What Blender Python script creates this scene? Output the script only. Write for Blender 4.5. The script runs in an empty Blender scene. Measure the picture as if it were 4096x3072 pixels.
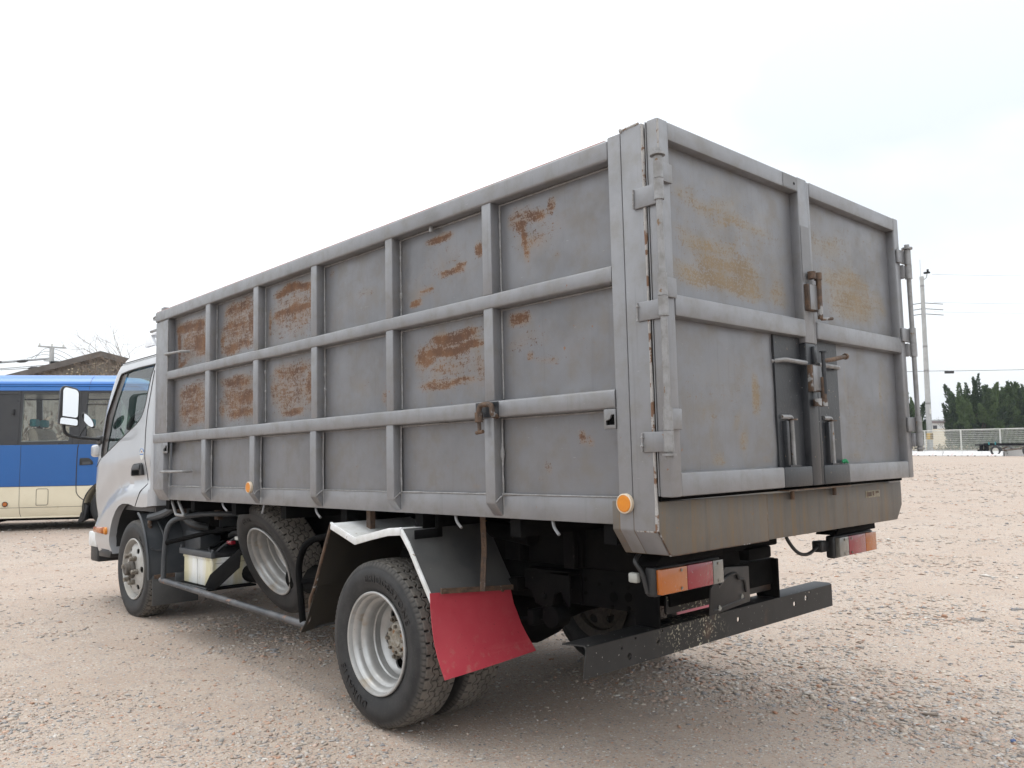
import bpy, bmesh, math, random
import numpy as np
from mathutils import Vector, Matrix, noise
R=math.radians
random.seed(7); rng=np.random.default_rng(7)
S=bpy.context.scene; COL=S.collection
# ---------------------------------------------------------------- camera
cam=bpy.data.cameras.new('camera'); cam.sensor_width=36; cam.lens=29.167; cam.clip_start=.05; cam.clip_end=6000
co=bpy.data.objects.new('camera',cam); COL.objects.link(co); S.camera=co
_r=Vector((.730465,-.682842,-.012157)); _u=Vector((-.042724,-.063455,.99707)); _f=Vector((.681612,.727805,.075526))
CW=Vector((-2.25804,-1.62971,1.29527))
co.matrix_world=Matrix(((_r.x,_u.x,-_f.x,CW.x),(_r.y,_u.y,-_f.y,CW.y),(_r.z,_u.z,-_f.z,CW.z),(0,0,0,1)))
# ---------------------------------------------------------------- sky (bright thin overcast) and sun
SUN_EL,SUN_AZ=70.0,-14.0      # azimuth from +Y (truck front) towards +X
w=bpy.data.worlds.new('World'); S.world=w; w.use_nodes=True
nt=w.node_tree; nt.nodes.clear()
N=nt.nodes.new; L=nt.links.new
out=N('ShaderNodeOutputWorld'); bg=N('ShaderNodeBackground'); L(bg.outputs[0],out.inputs[0])
sky=N('ShaderNodeTexSky'); sky.sky_type='NISHITA'; sky.sun_disc=False; sky.sun_elevation=R(SUN_EL); sky.sun_rotation=R(SUN_AZ)
sky.air_density=1.0; sky.dust_density=2.0; sky.ozone_density=1.0
tc=N('ShaderNodeTexCoord'); mp=N('ShaderNodeMapping'); mp.inputs['Scale'].default_value=(1,1,2.2)
nz=N('ShaderNodeTexNoise'); nz.inputs['Scale'].default_value=1.7; nz.inputs['Detail'].default_value=5; nz.inputs['Roughness'].default_value=.5
L(tc.outputs['Generated'],mp.inputs[0]); L(mp.outputs[0],nz.inputs[0])
cr=N('ShaderNodeValToRGB'); cr.color_ramp.elements[0].position=.12; cr.color_ramp.elements[0].color=(.55,.55,.55,1); cr.color_ramp.elements[1].position=.48; cr.color_ramp.elements[1].color=(.97,.97,.97,1)
# the veil thins a little towards the truck's right
dv=N('ShaderNodeVectorMath'); dv.operation='DOT_PRODUCT'; nv=N('ShaderNodeVectorMath'); nv.operation='NORMALIZE'; L(tc.outputs['Generated'],nv.inputs[0]); L(nv.outputs[0],dv.inputs[0]); dv.inputs[1].default_value=(.82,.12,.56)
dr_=N('ShaderNodeMapRange'); dr_.interpolation_type='SMOOTHSTEP'; L(dv.outputs['Value'],dr_.inputs[0])
for i_,v_ in ((1,.80),(2,1.02),(3,0.),(4,-.36)): dr_.inputs[i_].default_value=v_
ad=N('ShaderNodeMath'); ad.operation='ADD'; L(nz.outputs[0],ad.inputs[0]); L(dr_.outputs[0],ad.inputs[1]); L(ad.outputs[0],cr.inputs[0])
mx=N('ShaderNodeMix'); mx.data_type='RGBA'
# veil of white cloud, brighter overhead than at the horizon as an overcast is
sx_=N('ShaderNodeSeparateXYZ'); L(tc.outputs['Generated'],sx_.inputs[0])
zr=N('ShaderNodeMapRange'); L(sx_.outputs[2],zr.inputs[0]); zr.inputs[1].default_value=0; zr.inputs[2].default_value=1; zr.inputs[3].default_value=.84; zr.inputs[4].default_value=2.15
vm=N('ShaderNodeVectorMath'); vm.operation='SCALE'; vm.inputs[0].default_value=(9.9,10.25,10.5); L(zr.outputs[0],vm.inputs['Scale']); L(vm.outputs[0],mx.inputs[7])
L(sky.outputs[0],mx.inputs[6]); L(cr.outputs[0],mx.inputs[0]); L(mx.outputs[2],bg.inputs[0])
bg.inputs[1].default_value=.1
sl=bpy.data.lights.new('sun','SUN'); sl.energy=1.0; sl.angle=R(26); sl.color=(1,.955,.89)
so=bpy.data.objects.new('sun',sl); COL.objects.link(so)
_d=Vector((math.sin(R(SUN_AZ))*math.cos(R(SUN_EL)),math.cos(R(SUN_AZ))*math.cos(R(SUN_EL)),math.sin(R(SUN_EL))))
so.rotation_euler=_d.to_track_quat('Z','Y').to_euler(); so.location=_d*40
S.view_settings.view_transform='Standard'; S.view_settings.look='None'; S.view_settings.gamma=1; S.view_settings.exposure=.24; S.view_settings.use_curve_mapping=False
S.render.engine='CYCLES'
# ---------------------------------------------------------------- mesh helpers
class MB:
    def __init__(s): s.v=[]; s.f=[]; s.m=[]
    def add(s,v,f,mi=0):
        o=len(s.v); s.v+= [tuple(p) for p in v]; s.f+=[tuple(i+o for i in q) for q in f]; s.m+=[mi]*len(f); return s
    def box(s,x0,x1,y0,y1,z0,z1,mi=0):
        return s.add([(x,y,z) for z in (z0,z1) for y in (y0,y1) for x in (x0,x1)],[(0,2,3,1),(4,5,7,6),(0,1,5,4),(2,6,7,3),(0,4,6,2),(1,3,7,5)],mi)
    def prism(s,poly,ax,a,b,mi=0):
        # poly in the two other axes (cyclic order y,z / x,z / x,y)
        n=len(poly)
        def P(p,t): return (t,p[0],p[1]) if ax=='x' else (p[0],t,p[1]) if ax=='y' else (p[0],p[1],t)
        v=[P(p,a) for p in poly]+[P(p,b) for p in poly]
        return s.add(v,[tuple(range(n-1,-1,-1)),tuple(range(n,2*n))]+[(i,(i+1)%n,n+(i+1)%n,n+i) for i in range(n)],mi)
    def tube(s,pts,r,n=8,mi=0,caps=True):
        pts=[Vector(p) for p in pts]; k=len(pts); rs=r if isinstance(r,(list,tuple)) else [r]*k
        t0=(pts[1]-pts[0]).normalized(); up=Vector((0,0,1)) if abs(t0.z)<.9 else Vector((1,0,0))
        a=t0.cross(up).normalized(); v=[]
        for i in range(k):
            t=((pts[min(i+1,k-1)]-pts[i]).normalized()+(pts[i]-pts[max(i-1,0)]).normalized())
            t=t.normalized() if t.length>1e-6 else t0
            a=(a-t*a.dot(t)); a=a.normalized() if a.length>1e-6 else t.orthogonal().normalized()
            b=t.cross(a)
            for j in range(n):
                q=2*math.pi*j/n; v.append(pts[i]+(a*math.cos(q)+b*math.sin(q))*rs[i])
        f=[(i*n+j,i*n+(j+1)%n,(i+1)*n+(j+1)%n,(i+1)*n+j) for i in range(k-1) for j in range(n)]
        if caps: f+=[tuple(range(n-1,-1,-1)),tuple((k-1)*n+j for j in range(n))]
        return s.add(v,f,mi)
    def cyl(s,p0,p1,r,n=16,mi=0): return s.tube([p0,p1],r,n,mi)
    def lathe(s,prof,n=48,c=(0,0,0),mi=0,closed=False):
        # prof: (x,r) round the X axis
        v=[(c[0]+x,c[1]-r*math.sin(2*math.pi*j/n),c[2]+r*math.cos(2*math.pi*j/n)) for x,r in prof for j in range(n)]
        k=len(prof); f=[(i*n+j,i*n+(j+1)%n,(i+1)*n+(j+1)%n,(i+1)*n+j) for i in range(k-1) for j in range(n)]
        if closed: f+=[((k-1)*n+j,(k-1)*n+(j+1)%n,(j+1)%n,j) for j in range(n)]
        else:
            if prof[0][1]<.02: f.append(tuple(range(n)))
            if prof[-1][1]<.02: f.append(tuple((k-1)*n+j for j in range(n-1,-1,-1)))
        return s.add(v,f,mi)
    def mesh(s,name,bevel=0,seg=2,smooth=True,ang=35):
        me=bpy.data.meshes.new(name); me.from_pydata(s.v,[],s.f)
        if any(s.m): me.polygons.foreach_set('material_index',s.m)
        bm=bmesh.new(); bm.from_mesh(me)
        bmesh.ops.recalc_face_normals(bm,faces=bm.faces)
        if bevel:
            ed=[e for e in bm.edges if len(e.link_faces)==2 and e.calc_face_angle(0)>R(25)]
            bmesh.ops.bevel(bm,geom=ed,offset=bevel,segments=seg,profile=.5,affect='EDGES',clamp_overlap=True)
        bm.to_mesh(me); bm.free()
        if smooth:
            me.polygons.foreach_set('use_smooth',[True]*len(me.polygons)); me.set_sharp_from_angle(angle=R(ang))
        return me
def obj(name,mb,mat,parent=None,bevel=0,smooth=True,ang=35,seg=2,split=False):
    if split:      # every loose piece becomes an object of its own
        par=list(range(len(mb.v)))
        def fd_(a):
            while par[a]!=a: par[a]=par[par[a]]; a=par[a]
            return a
        for f in mb.f:
            for i in f[1:]: par[fd_(i)]=fd_(f[0])
        grp={}
        for f in mb.f: grp.setdefault(fd_(f[0]),[]).append(f)
        res=[]
        for fs in grp.values():
            ids=sorted({i for f in fs for i in f}); ix={a:k for k,a in enumerate(ids)}
            res.append(obj(name,MB().add([mb.v[a] for a in ids],[tuple(ix[i] for i in f) for f in fs]),mat,parent,bevel,smooth,ang,seg))
        return res[0]
    me=mb if isinstance(mb,bpy.types.Mesh) else mb.mesh(name,bevel,seg,smooth,ang)
    if mat is not None and not me.materials:
        for m in (mat if isinstance(mat,(list,tuple)) else [mat]): me.materials.append(m)
    o=bpy.data.objects.new(name,me); COL.objects.link(o)
    if parent is not None: o.parent=parent
    return o
def empty(name,loc=(0,0,0),rot=(0,0,0)):
    o=bpy.data.objects.new(name,None); COL.objects.link(o); o.location=loc; o.rotation_euler=rot; o.empty_display_size=.3; return o
def tag(o,label=None,cat=None,group=None,kind=None):
    if label: o['label']=label
    if cat: o['category']=cat
    if group: o['group']=group
    if kind: o['kind']=kind
    return o
def dup(o,parent=None):
    c=o.copy(); COL.objects.link(c)
    if parent is not None: c.parent=parent
    for ch in list(o.children): dup(ch,c)
    return c
def boolean(a,cut,op='DIFFERENCE'):
    oa=bpy.data.objects.new('tmp_a',a); ob=bpy.data.objects.new('tmp_b',cut)
    COL.objects.link(oa); COL.objects.link(ob)
    m=oa.modifiers.new('b','BOOLEAN'); m.object=ob; m.operation=op; m.solver='EXACT'
    dg=bpy.context.evaluated_depsgraph_get(); me=bpy.data.meshes.new_from_object(oa.evaluated_get(dg))
    bpy.data.objects.remove(oa); bpy.data.objects.remove(ob)
    return me
def fin(me,ang=35):
    me.polygons.foreach_set('use_smooth',[True]*len(me.polygons)); me.set_sharp_from_angle(angle=R(ang)); return me
def smooth_path(pts,n=6):
    P=[Vector(p) for p in pts]; o=[]
    for i in range(len(P)-1):
        p0=P[max(i-1,0)];p1=P[i];p2=P[i+1];p3=P[min(i+2,len(P)-1)]
        for k in range(n):
            t=k/n; o.append(.5*((2*p1)+(p2-p0)*t+(2*p0-5*p1+4*p2-p3)*t*t+(3*p1-p0-3*p2+p3)*t**3))
    o.append(P[-1]); return o
def fillet(pts,r,n=5):
    P=[Vector(p) for p in pts]; o=[P[0]]
    for i in range(1,len(P)-1):
        a=(P[i-1]-P[i]);b=(P[i+1]-P[i]); d=min(r,a.length*.49,b.length*.49)
        A=P[i]+a.normalized()*d; B=P[i]+b.normalized()*d
        for k in range(n+1):
            t=k/n; o.append(A*(1-t)**2+P[i]*2*t*(1-t)+B*t*t)
    o.append(P[-1]); return o
def sstep(a,b,x):
    t=min(1,max(0,(x-a)/(b-a))); return t*t*(3-2*t)
def lerp_tab(tab,z):
    if z<=tab[0][0]: return tab[0][1:]
    for i in range(len(tab)-1):
        a,b=tab[i],tab[i+1]
        if z<=b[0]:
            t=(z-a[0])/(b[0]-a[0]); return tuple(p+(q-p)*t for p,q in zip(a[1:],b[1:]))
    return tab[-1][1:]
# ---------------------------------------------------------------- material helpers
class NT:
    def __init__(s,name):
        s.m=bpy.data.materials.new(name); s.m.use_nodes=True; s.t=s.m.node_tree; s.t.nodes.clear()
        s.o=s.n('ShaderNodeOutputMaterial'); s.b=s.n('ShaderNodeBsdfPrincipled'); s.l(s.b.outputs[0],s.o.inputs[0])
        s.tc=s.n('ShaderNodeTexCoord')
    def n(s,t,**k):
        x=s.t.nodes.new(t)
        for a,b in k.items(): setattr(x,a,b)
        return x
    def l(s,a,b): s.t.links.new(a,b)
    def map(s,sc=(1,1,1),src='Object',rot=(0,0,0)):
        m=s.n('ShaderNodeMapping'); m.inputs['Scale'].default_value=sc; m.inputs['Rotation'].default_value=rot; s.l(s.tc.outputs[src],m.inputs[0]); return m.outputs[0]
    def noise(s,scale,detail=4,rough=.55,vec=None,dist=0):
        x=s.n('ShaderNodeTexNoise'); x.inputs['Scale'].default_value=scale; x.inputs['Detail'].default_value=detail; x.inputs['Roughness'].default_value=rough; x.inputs['Distortion'].default_value=dist
        s.l(vec if vec is not None else s.tc.outputs['Object'],x.inputs[0]); return x.outputs[0]
    def voro(s,scale,vec=None,feature='F1',out='Distance',rand=1):
        x=s.n('ShaderNodeTexVoronoi',feature=feature); x.inputs['Scale'].default_value=scale
        if 'Randomness' in x.inputs: x.inputs['Randomness'].default_value=rand
        s.l(vec if vec is not None else s.tc.outputs['Object'],x.inputs[0]); return x.outputs[out]
    def ramp(s,x,a,b,lo=0.,hi=1.):
        r=s.n('ShaderNodeMapRange',interpolation_type='SMOOTHSTEP'); s.l(x,r.inputs[0])
        for i,v in zip((1,2,3,4),(a,b,lo,hi)): r.inputs[i].default_value=v
        return r.outputs[0]
    def math(s,op,a,b=0.,c=None):
        x=s.n('ShaderNodeMath',operation=op)
        for i,v in enumerate((a,b,c)):
            if v is None: continue
            if isinstance(v,(int,float)): x.inputs[i].default_value=v
            else: s.l(v,x.inputs[i])
        return x.outputs[0]
    def mix(s,f,a,b,blend='MIX'):
        x=s.n('ShaderNodeMix',data_type='RGBA',blend_type=blend)
        for i,v in ((0,f),(6,a),(7,b)):
            if isinstance(v,(int,float)): x.inputs[i].default_value=v
            elif isinstance(v,tuple): x.inputs[i].default_value=v if len(v)==4 else v+(1,)
            else: s.l(v,x.inputs[i])
        return x.outputs[2]
    def attr(s,name,typ='GEOMETRY',out='Fac'):
        x=s.n('ShaderNodeAttribute',attribute_name=name,attribute_type=typ); return x.outputs[out]
    def set(s,k,v):
        i=s.b.inputs[k]
        if isinstance(v,(int,float)): i.default_value=v
        elif isinstance(v,tuple): i.default_value=v if len(v)==4 else v+(1,)
        else: s.l(v,i)
        return s
    def bump(s,h,strength=.3,dist=.01,prev=None):
        x=s.n('ShaderNodeBump'); x.inputs['Strength'].default_value=strength; x.inputs['Distance'].default_value=dist; s.l(h,x.inputs['Height'])
        if prev is not None: s.l(prev,x.inputs['Normal'])
        s.l(x.outputs[0],s.b.inputs['Normal']); return x.outputs[0]
def pm(name,c1,c2=None,scale=4,rough=.5,metal=0,bump=0,bscale=60,spots=(),vec=None,coat=0,spec=None,rvar=.08):
    t=NT(name); v=t.map(vec) if vec else None
    col=c1+(1,) if len(c1)==3 else c1
    n0=t.noise(scale,6,.6,v)
    if c2 is not None: col=t.mix(t.ramp(n0,.35,.68),c1,c2)
    for (c,sc,th,wd) in spots:
        col=t.mix(t.ramp(t.noise(sc,3,.6),th,th+wd),col,c)
    t.set('Base Color',col); t.set('Metallic',metal)
    t.set('Roughness',t.ramp(n0,.3,.7,max(.02,rough-rvar),min(1,rough+rvar)))
    if coat: t.set('Coat Weight',coat); t.set('Coat Roughness',.08)
    if spec is not None: t.set('Specular IOR Level',spec)
    if bump: t.bump(t.noise(bscale,4,.6),bump,.01)
    return t.m
# ---------------------------------------------------------------- materials
def steel_paint(name,base,warm,rustattr=True):
    """worn grey body paint: clouded tone, dirt, scuffs and rust that follows a per-vertex stain map"""
    t=NT(name)
    n1=t.noise(1.6,5,.6); n2=t.noise(9,5,.65); n3=t.noise(120,3,.6)
    col=t.mix(t.ramp(n1,.3,.7),base,tuple(c*1.13 for c in base))
    col=t.mix(t.math('MULTIPLY',t.ramp(n2,.42,.72),.6),col,warm)
    col=t.mix(t.math('MULTIPLY',t.ramp(t.noise(2.6,5,.65),.50,.72),.40),col,tuple(c*.66 for c in base))
    sv=t.map((55,55,1.6)); st=t.noise(1,4,.6,sv)
    col=t.mix(t.math('MULTIPLY',t.ramp(st,.55,.78),.28),col,tuple(c*.62 for c in base))
    # pale scuffs
    sc=t.map((46,22,150),rot=(.5,.3,.2)); s1=t.noise(1,3,.7,sc)
    col=t.mix(t.math('MULTIPLY',t.ramp(s1,.69,.75),.38),col,(.40,.395,.39))
    # stray rust pips
    pip=t.ramp(t.noise(42,3,.55),.715,.745)
    gate=t.ramp(t.noise(2.7,3,.5),.46,.62)
    col=t.mix(t.math('MULTIPLY',t.math('MULTIPLY',pip,gate),.8),col,(.24,.10,.035))
    rough=t.ramp(n2,.3,.7,.36,.48); met=.38
    hgt=t.math('MULTIPLY',n3,.25)
    if rustattr:
        ra=t.attr('rust'); oc=t.attr('ochre','OBJECT')
        fine=t.noise(150,2,.5); mid=t.noise(48,4,.62); big=t.noise(11,4,.6)
        swirl=t.noise(1,4,.62,t.map((5,12,75),rot=(.22,0,0))); drip=t.noise(1,3,.6,t.map((60,60,7)))
        f=t.math('ADD',t.math('MULTIPLY',ra,.98),t.math('MULTIPLY',t.math('SUBTRACT',mid,.5),1.1))
        f=t.math('ADD',f,t.math('MULTIPLY',t.math('SUBTRACT',fine,.5),1.5))
        f=t.math('ADD',f,t.math('MULTIPLY',t.math('SUBTRACT',swirl,.5),.95))
        f=t.math('ADD',f,t.math('MULTIPLY',t.math('SUBTRACT',drip,.5),.45))
        f=t.math('MULTIPLY',f,t.ramp(ra,.02,.20))
        halo=t.ramp(t.math('ADD',ra,t.math('MULTIPLY',t.math('SUBTRACT',big,.5),.5)),.08,.6)
        stain=t.mix(oc,(.245,.175,.118),(.225,.175,.105))
        col=t.mix(t.math('MULTIPLY',halo,.50),col,stain)
        sm=t.math('ADD',ra,t.math('MULTIPLY',t.math('SUBTRACT',swirl,.5),.75)); sm=t.math('ADD',sm,t.math('MULTIPLY',t.math('SUBTRACT',mid,.5),.45)); sm=t.math('MULTIPLY',sm,t.ramp(ra,.02,.25))
        smf=t.ramp(sm,.26,.92); col=t.mix(t.math('MULTIPLY',smf,t.mix(oc,(.88,.88,.88),(.30,.30,.30))),col,t.mix(oc,t.mix(t.ramp(big,.35,.65),(.145,.070,.033),(.205,.112,.053)),(.205,.155,.092)))
        deep=t.mix(oc,t.mix(t.ramp(big,.3,.7),(.080,.037,.021),(.150,.072,.033)),t.mix(t.ramp(big,.3,.7),(.165,.108,.055),(.215,.15,.082)))
        fac=t.ramp(f,.40,.66)
        col=t.mix(t.math('MULTIPLY',fac,t.mix(oc,(.88,.88,.88),(.6,.6,.6))),col,deep)
        rough=t.math('ADD',rough,t.math('MULTIPLY',fac,.35)); met=t.math('MULTIPLY',t.math('SUBTRACT',1.,fac),.38)
        hgt=t.math('ADD',hgt,t.math('MULTIPLY',fac,.35))
    t.set('Base Color',col); t.set('Roughness',rough); t.set('Metallic',met); t.set('Specular IOR Level',.5)
    b=t.bump(t.noise(3.2,3,.5),.22,.03); t.bump(hgt,.18,.004,b)
    return t.m
M={}
GREY=(.168,.170,.181); WARM=(.172,.155,.136)
M['panel']=steel_paint('panel_paint',GREY,WARM)
M['grey']=steel_paint('rail_paint',(.212,.214,.225),(.186,.176,.162),False)
def sill_mat():
    t=NT('stained_sill')
    v=t.map((17,17,1.1)); s=t.noise(1,5,.65,v); s2=t.noise(1,4,.65,t.map((24,24,1.8)))
    n=t.noise(4,5,.6)
    col=t.mix(t.ramp(n,.3,.7),(.092,.081,.069),(.120,.107,.092))
    col=t.mix(t.math('MULTIPLY',t.ramp(s,.46,.66),.85),col,(.140,.092,.045))
    col=t.mix(t.math('MULTIPLY',t.ramp(s2,.48,.74),.5),col,(.048,.041,.035))
    col=t.mix(t.ramp(t.noise(70,3,.6),.67,.70),col,(.17,.085,.035))
    t.set('Base Color',col).set('Roughness',.55); t.bump(t.noise(30,4,.6),.15,.006); return t.m
M['sill']=sill_mat()
M['darkpaint']=pm('dark_paint',(.019,.021,.025),(.034,.036,.040),3,.42,bump=.1,spots=[((.20,.15,.10),46,.69,.03),((.24,.24,.24),90,.71,.02)])
M['weld']=pm('weld_metal',(.27,.27,.275),(.20,.195,.19),30,.42,bump=.5,bscale=90)
M['smudge']=pm('soot_smudge',(.13,.131,.137),(.185,.186,.192),6,.48)
M['galv']=pm('galvanised_rod',(.26,.26,.265),(.19,.185,.18),25,.45,.3,bump=.25,bscale=80,spots=[((.16,.10,.06),30,.66,.05)])
M['rusty']=pm('rusty_steel',(.060,.040,.029),(.125,.075,.046),30,.72,bump=.5,bscale=110,spots=[((.27,.27,.27),14,.6,.06)])
M['rustedge']=pm('flaking_edge',(.30,.29,.28),(.36,.35,.34),30,.65,bump=.6,bscale=70,spots=[((.15,.08,.045),24,.52,.06)])
M['gap']=pm('dark_gap',(.003,.003,.003),(.005,.005,.005),10,.9,spec=.05)
M['redpaint']=pm('old_red_paint',(.42,.16,.13),(.36,.31,.30),16,.55)
M['frame']=pm('chassis_black',(.0045,.0045,.005),(.009,.0088,.0085),6,.8,bump=.15,spots=[((.03,.026,.022),22,.68,.08)],spec=.06)
def bumperm():
    t=NT('bumper_black'); n=t.noise(7,5,.6); col=t.mix(t.ramp(n,.35,.68),(.006,.006,.0065),(.013,.013,.0135))
    col=t.mix(t.ramp(t.noise(4.2,3,.6),.60,.70),col,(.06,.033,.020))
    sx=t.n('ShaderNodeSeparateXYZ'); t.l(t.tc.outputs['Object'],sx.inputs[0]); fl=t.ramp(t.noise(80,2,.5),.58,.60); gate=t.math('MULTIPLY',t.ramp(t.math('ABSOLUTE',t.math('SUBTRACT',sx.outputs[0],.72)),.05,.30,1.,0.),t.ramp(t.noise(16,3,.5),.40,.56))
    col=t.mix(t.math('MULTIPLY',fl,gate),col,(.36,.34,.25)); col=t.mix(t.ramp(t.noise(95,2,.5),.72,.735),col,(.34,.33,.30))
    t.set('Base Color',col).set('Roughness',.5); t.bump(n,.15,.005); return t.m
M['bumper']=bumperm()
M['plastic']=pm('black_plastic',(.013,.0135,.015),(.021,.0215,.023),8,.48)
M['fender']=pm('grey_plastic_guard',(.042,.047,.054),(.065,.069,.074),6,.5,spots=[((.14,.13,.12),60,.70,.02)])
M['guard']=pm('guard_rubber',(.045,.047,.050),(.082,.081,.079),3.5,.52,bump=.1,spots=[((.2,.19,.17),70,.71,.02)])
M['guardback']=pm('guard_inside',(.016,.014,.011),(.028,.024,.018),14,.7)
M['trim']=pm('white_trim',(.68,.69,.70),(.55,.55,.53),9,.38,spots=[((.22,.17,.12),40,.69,.03)])
M['rim']=pm('silver_rim',(.42,.42,.415),(.35,.345,.335),10,.36,.45,spots=[((.16,.14,.12),120,.68,.03),((.33,.29,.24),6,.62,.1)])
M['rimf']=pm('grey_front_rim',(.43,.425,.41),(.33,.31,.28),7,.47,.2,spots=[((.20,.13,.08),40,.67,.05)])
M['nut']=pm('worn_nut',(.24,.22,.19),(.13,.105,.08),40,.5,.4,bump=.3)
M['hub']=pm('rusty_hub',(.20,.17,.13),(.38,.36,.32),34,.7,bump=.5,spots=[((.26,.12,.04),20,.6,.06)])
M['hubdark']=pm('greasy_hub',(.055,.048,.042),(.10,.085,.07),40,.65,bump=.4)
def rubber():
    t=NT('tyre_rubber'); g=t.attr('groove'); n=t.noise(14,5,.6); n2=t.noise(110,3,.6)
    side=t.mix(t.ramp(n,.3,.7),(.020,.0205,.022),(.033,.0325,.033))
    side=t.mix(t.math('MULTIPLY',t.ramp(n2,.55,.75),.35),side,(.075,.068,.06))
    tread=t.mix(t.ramp(n,.3,.7),(.12,.11,.098),(.165,.150,.132))
    tread=t.mix(t.math('MULTIPLY',t.ramp(n2,.5,.72),.6),tread,(.21,.19,.165))
    col=t.mix(t.attr('tread'),side,tread); col=t.mix(g,col,(.008,.008,.008))
    t.set('Base Color',col).set('Roughness',.62).set('Specular IOR Level',.35); t.bump(n2,.12,.004); return t.m
M['rubber']=rubber()
M['letter']=pm('moulded_letters',(.010,.010,.011),(.014,.014,.015),20,.45)
def flapm():
    t=NT('red_flap'); n=t.noise(3,4,.6)
    col=t.mix(t.ramp(n,.3,.7),(.37,.032,.050),(.43,.055,.072))
    col=t.mix(t.ramp(t.noise(85,3,.6),.70,.735),col,(.12,.02,.03))
    col=t.mix(t.math('MULTIPLY',t.ramp(t.noise(1,4,.6,t.map((3,40,1))),.55,.8),.4),col,(.52,.14,.14))
    sz=t.n('ShaderNodeSeparateXYZ'); t.l(t.tc.outputs['Object'],sz.inputs[0]); col=t.mix(t.math('MULTIPLY',t.ramp(t.noise(26,4,.65),.52,.70),t.ramp(sz.outputs[2],.34,.55,.30,.05)),col,(.36,.25,.20))
    t.set('Base Color',col).set('Roughness',.42).set('Subsurface Weight',.0); t.bump(t.noise(8,3,.5),.08,.01); return t.m
M['flap']=flapm()
def lens(name,c,rough=.22):
    t=NT(name); t.set('Base Color',t.mix(t.ramp(t.noise(60,3,.6),.62,.70),c,tuple(.5*x+.16 for x in c))).set('Roughness',rough).set('Coat Weight',.6)
    x=t.n('ShaderNodeTexWave',wave_type='BANDS',bands_direction='X'); x.inputs['Scale'].default_value=34; t.l(t.tc.outputs['Object'],x.inputs[0]); t.bump(x.outputs[1],.18,.004); return t.m
M['amber']=lens('amber_lens',(.36,.095,.008)); M['redlens']=lens('red_lens',(.22,.006,.018)); M['clear']=lens('clear_lens',(.17,.166,.15))
M['reflector']=pm('amber_reflector',(.60,.205,.004),(.55,.18,.004),30,.4,coat=.2)
M['refrim']=pm('white_plastic_ring',(.60,.50,.38),None,5,.4)
M['offwhite']=pm('shaded_plastic',(.34,.345,.32),(.26,.26,.24),20,.5)  # pale socket plastic, dimmed in its colour for the shade behind the lamp
M['white']=pm('white_plastic',(.62,.63,.60),(.5,.5,.46),8,.4)
def battery():
    t=NT('battery_case'); z=t.noise(3.5,5,.6,t.map((2,1.2,.35))); n=t.noise(14,5,.6)
    col=t.mix(t.ramp(z,.40,.62),(.70,.71,.70),(.56,.52,.35)); col=t.mix(t.math('MULTIPLY',t.ramp(n,.58,.75),.5),col,(.40,.33,.18))
    t.set('Base Color',col).set('Roughness',.38); return t.m
M['battery']=battery()
M['print']=pm('black_print',(.02,.02,.022),None,5,.5)
M['drab']=pm('peeling_plate',(.26,.235,.17),(.16,.13,.09),40,.6)
M['yellow']=pm('yellow_label',(.55,.36,.02),(.45,.28,.02),8,.5)
M['green']=pm('green_ribbon',(.02,.30,.12),(.015,.22,.09),20,.5)
M['cab']=pm('silver_cab_paint',(.43,.44,.46),(.40,.41,.43),2,.33,.30,coat=.7,rvar=.03)
M['cabwhite']=pm('white_roof_paint',(.74,.75,.77),(.70,.71,.73),2,.35,coat=.5,rvar=.03)
M['seam']=pm('panel_seam',(.03,.03,.032),None,5,.7)
M['mirror']=pm('mirror_glass',(.88,.89,.90),None,5,.02,1.0,rvar=.0)
M['brown']=pm('brown_pillar_film',(.045,.038,.034),(.06,.05,.045),8,.35)
M['interior']=pm('cab_interior',(.07,.07,.075),(.10,.10,.10),6,.6)
M['seat']=pm('seat_cloth',(.10,.055,.06),(.075,.05,.055),12,.85)
def glass(name,tint,dark=.0,gl=(1,1,1),rough=.01,ior=1.5):
    m=bpy.data.materials.new(name); m.use_nodes=True; t=m.node_tree; t.nodes.clear()
    o=t.nodes.new('ShaderNodeOutputMaterial'); a=t.nodes.new('ShaderNodeBsdfTransparent'); b=t.nodes.new('ShaderNodeBsdfGlossy'); x=t.nodes.new('ShaderNodeMixShader'); f=t.nodes.new('ShaderNodeFresnel')
    a.inputs[0].default_value=tint+(1,); b.inputs[0].default_value=gl+(1,); b.inputs['Roughness'].default_value=rough; f.inputs[0].default_value=ior
    t.links.new(f.outputs[0],x.inputs[0]); t.links.new(a.outputs[0],x.inputs[1]); t.links.new(b.outputs[0],x.inputs[2]); t.links.new(x.outputs[0],o.inputs[0]); return m
M['glass']=glass('green_tinted_glass',(.72,.84,.81)); M['busglass']=glass('bus_window_glass',(.88,.93,.92)); M['busdark']=glass('dark_bus_glass',(.10,.11,.115))
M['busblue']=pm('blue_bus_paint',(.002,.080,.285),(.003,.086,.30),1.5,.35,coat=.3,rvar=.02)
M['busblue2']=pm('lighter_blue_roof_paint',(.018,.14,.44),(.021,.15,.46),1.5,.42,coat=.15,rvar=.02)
M['cream']=pm('cream_bus_paint',(.66,.60,.46),(.62,.56,.42),2,.35,coat=.5,rvar=.03,spots=[((.50,.42,.27),7,.66,.1)])
M['busblack']=pm('black_bus_pillar',(.020,.020,.023),(.026,.026,.028),5,.35)
M['busseat']=pm('patterned_seat',(.52,.44,.36),(.36,.29,.23),55,.9)
M['teal']=pm('teal_headrest',(.02,.22,.24),(.03,.28,.30),8,.7)
M['grub']=pm('grey_seal',(.10,.115,.11),None,5,.5)
M['concrete']=pm('pole_concrete',(.40,.41,.41),(.34,.345,.345),2,.8)
M['wire']=pm('black_cable',(.03,.03,.032),None,5,.6)
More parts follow.
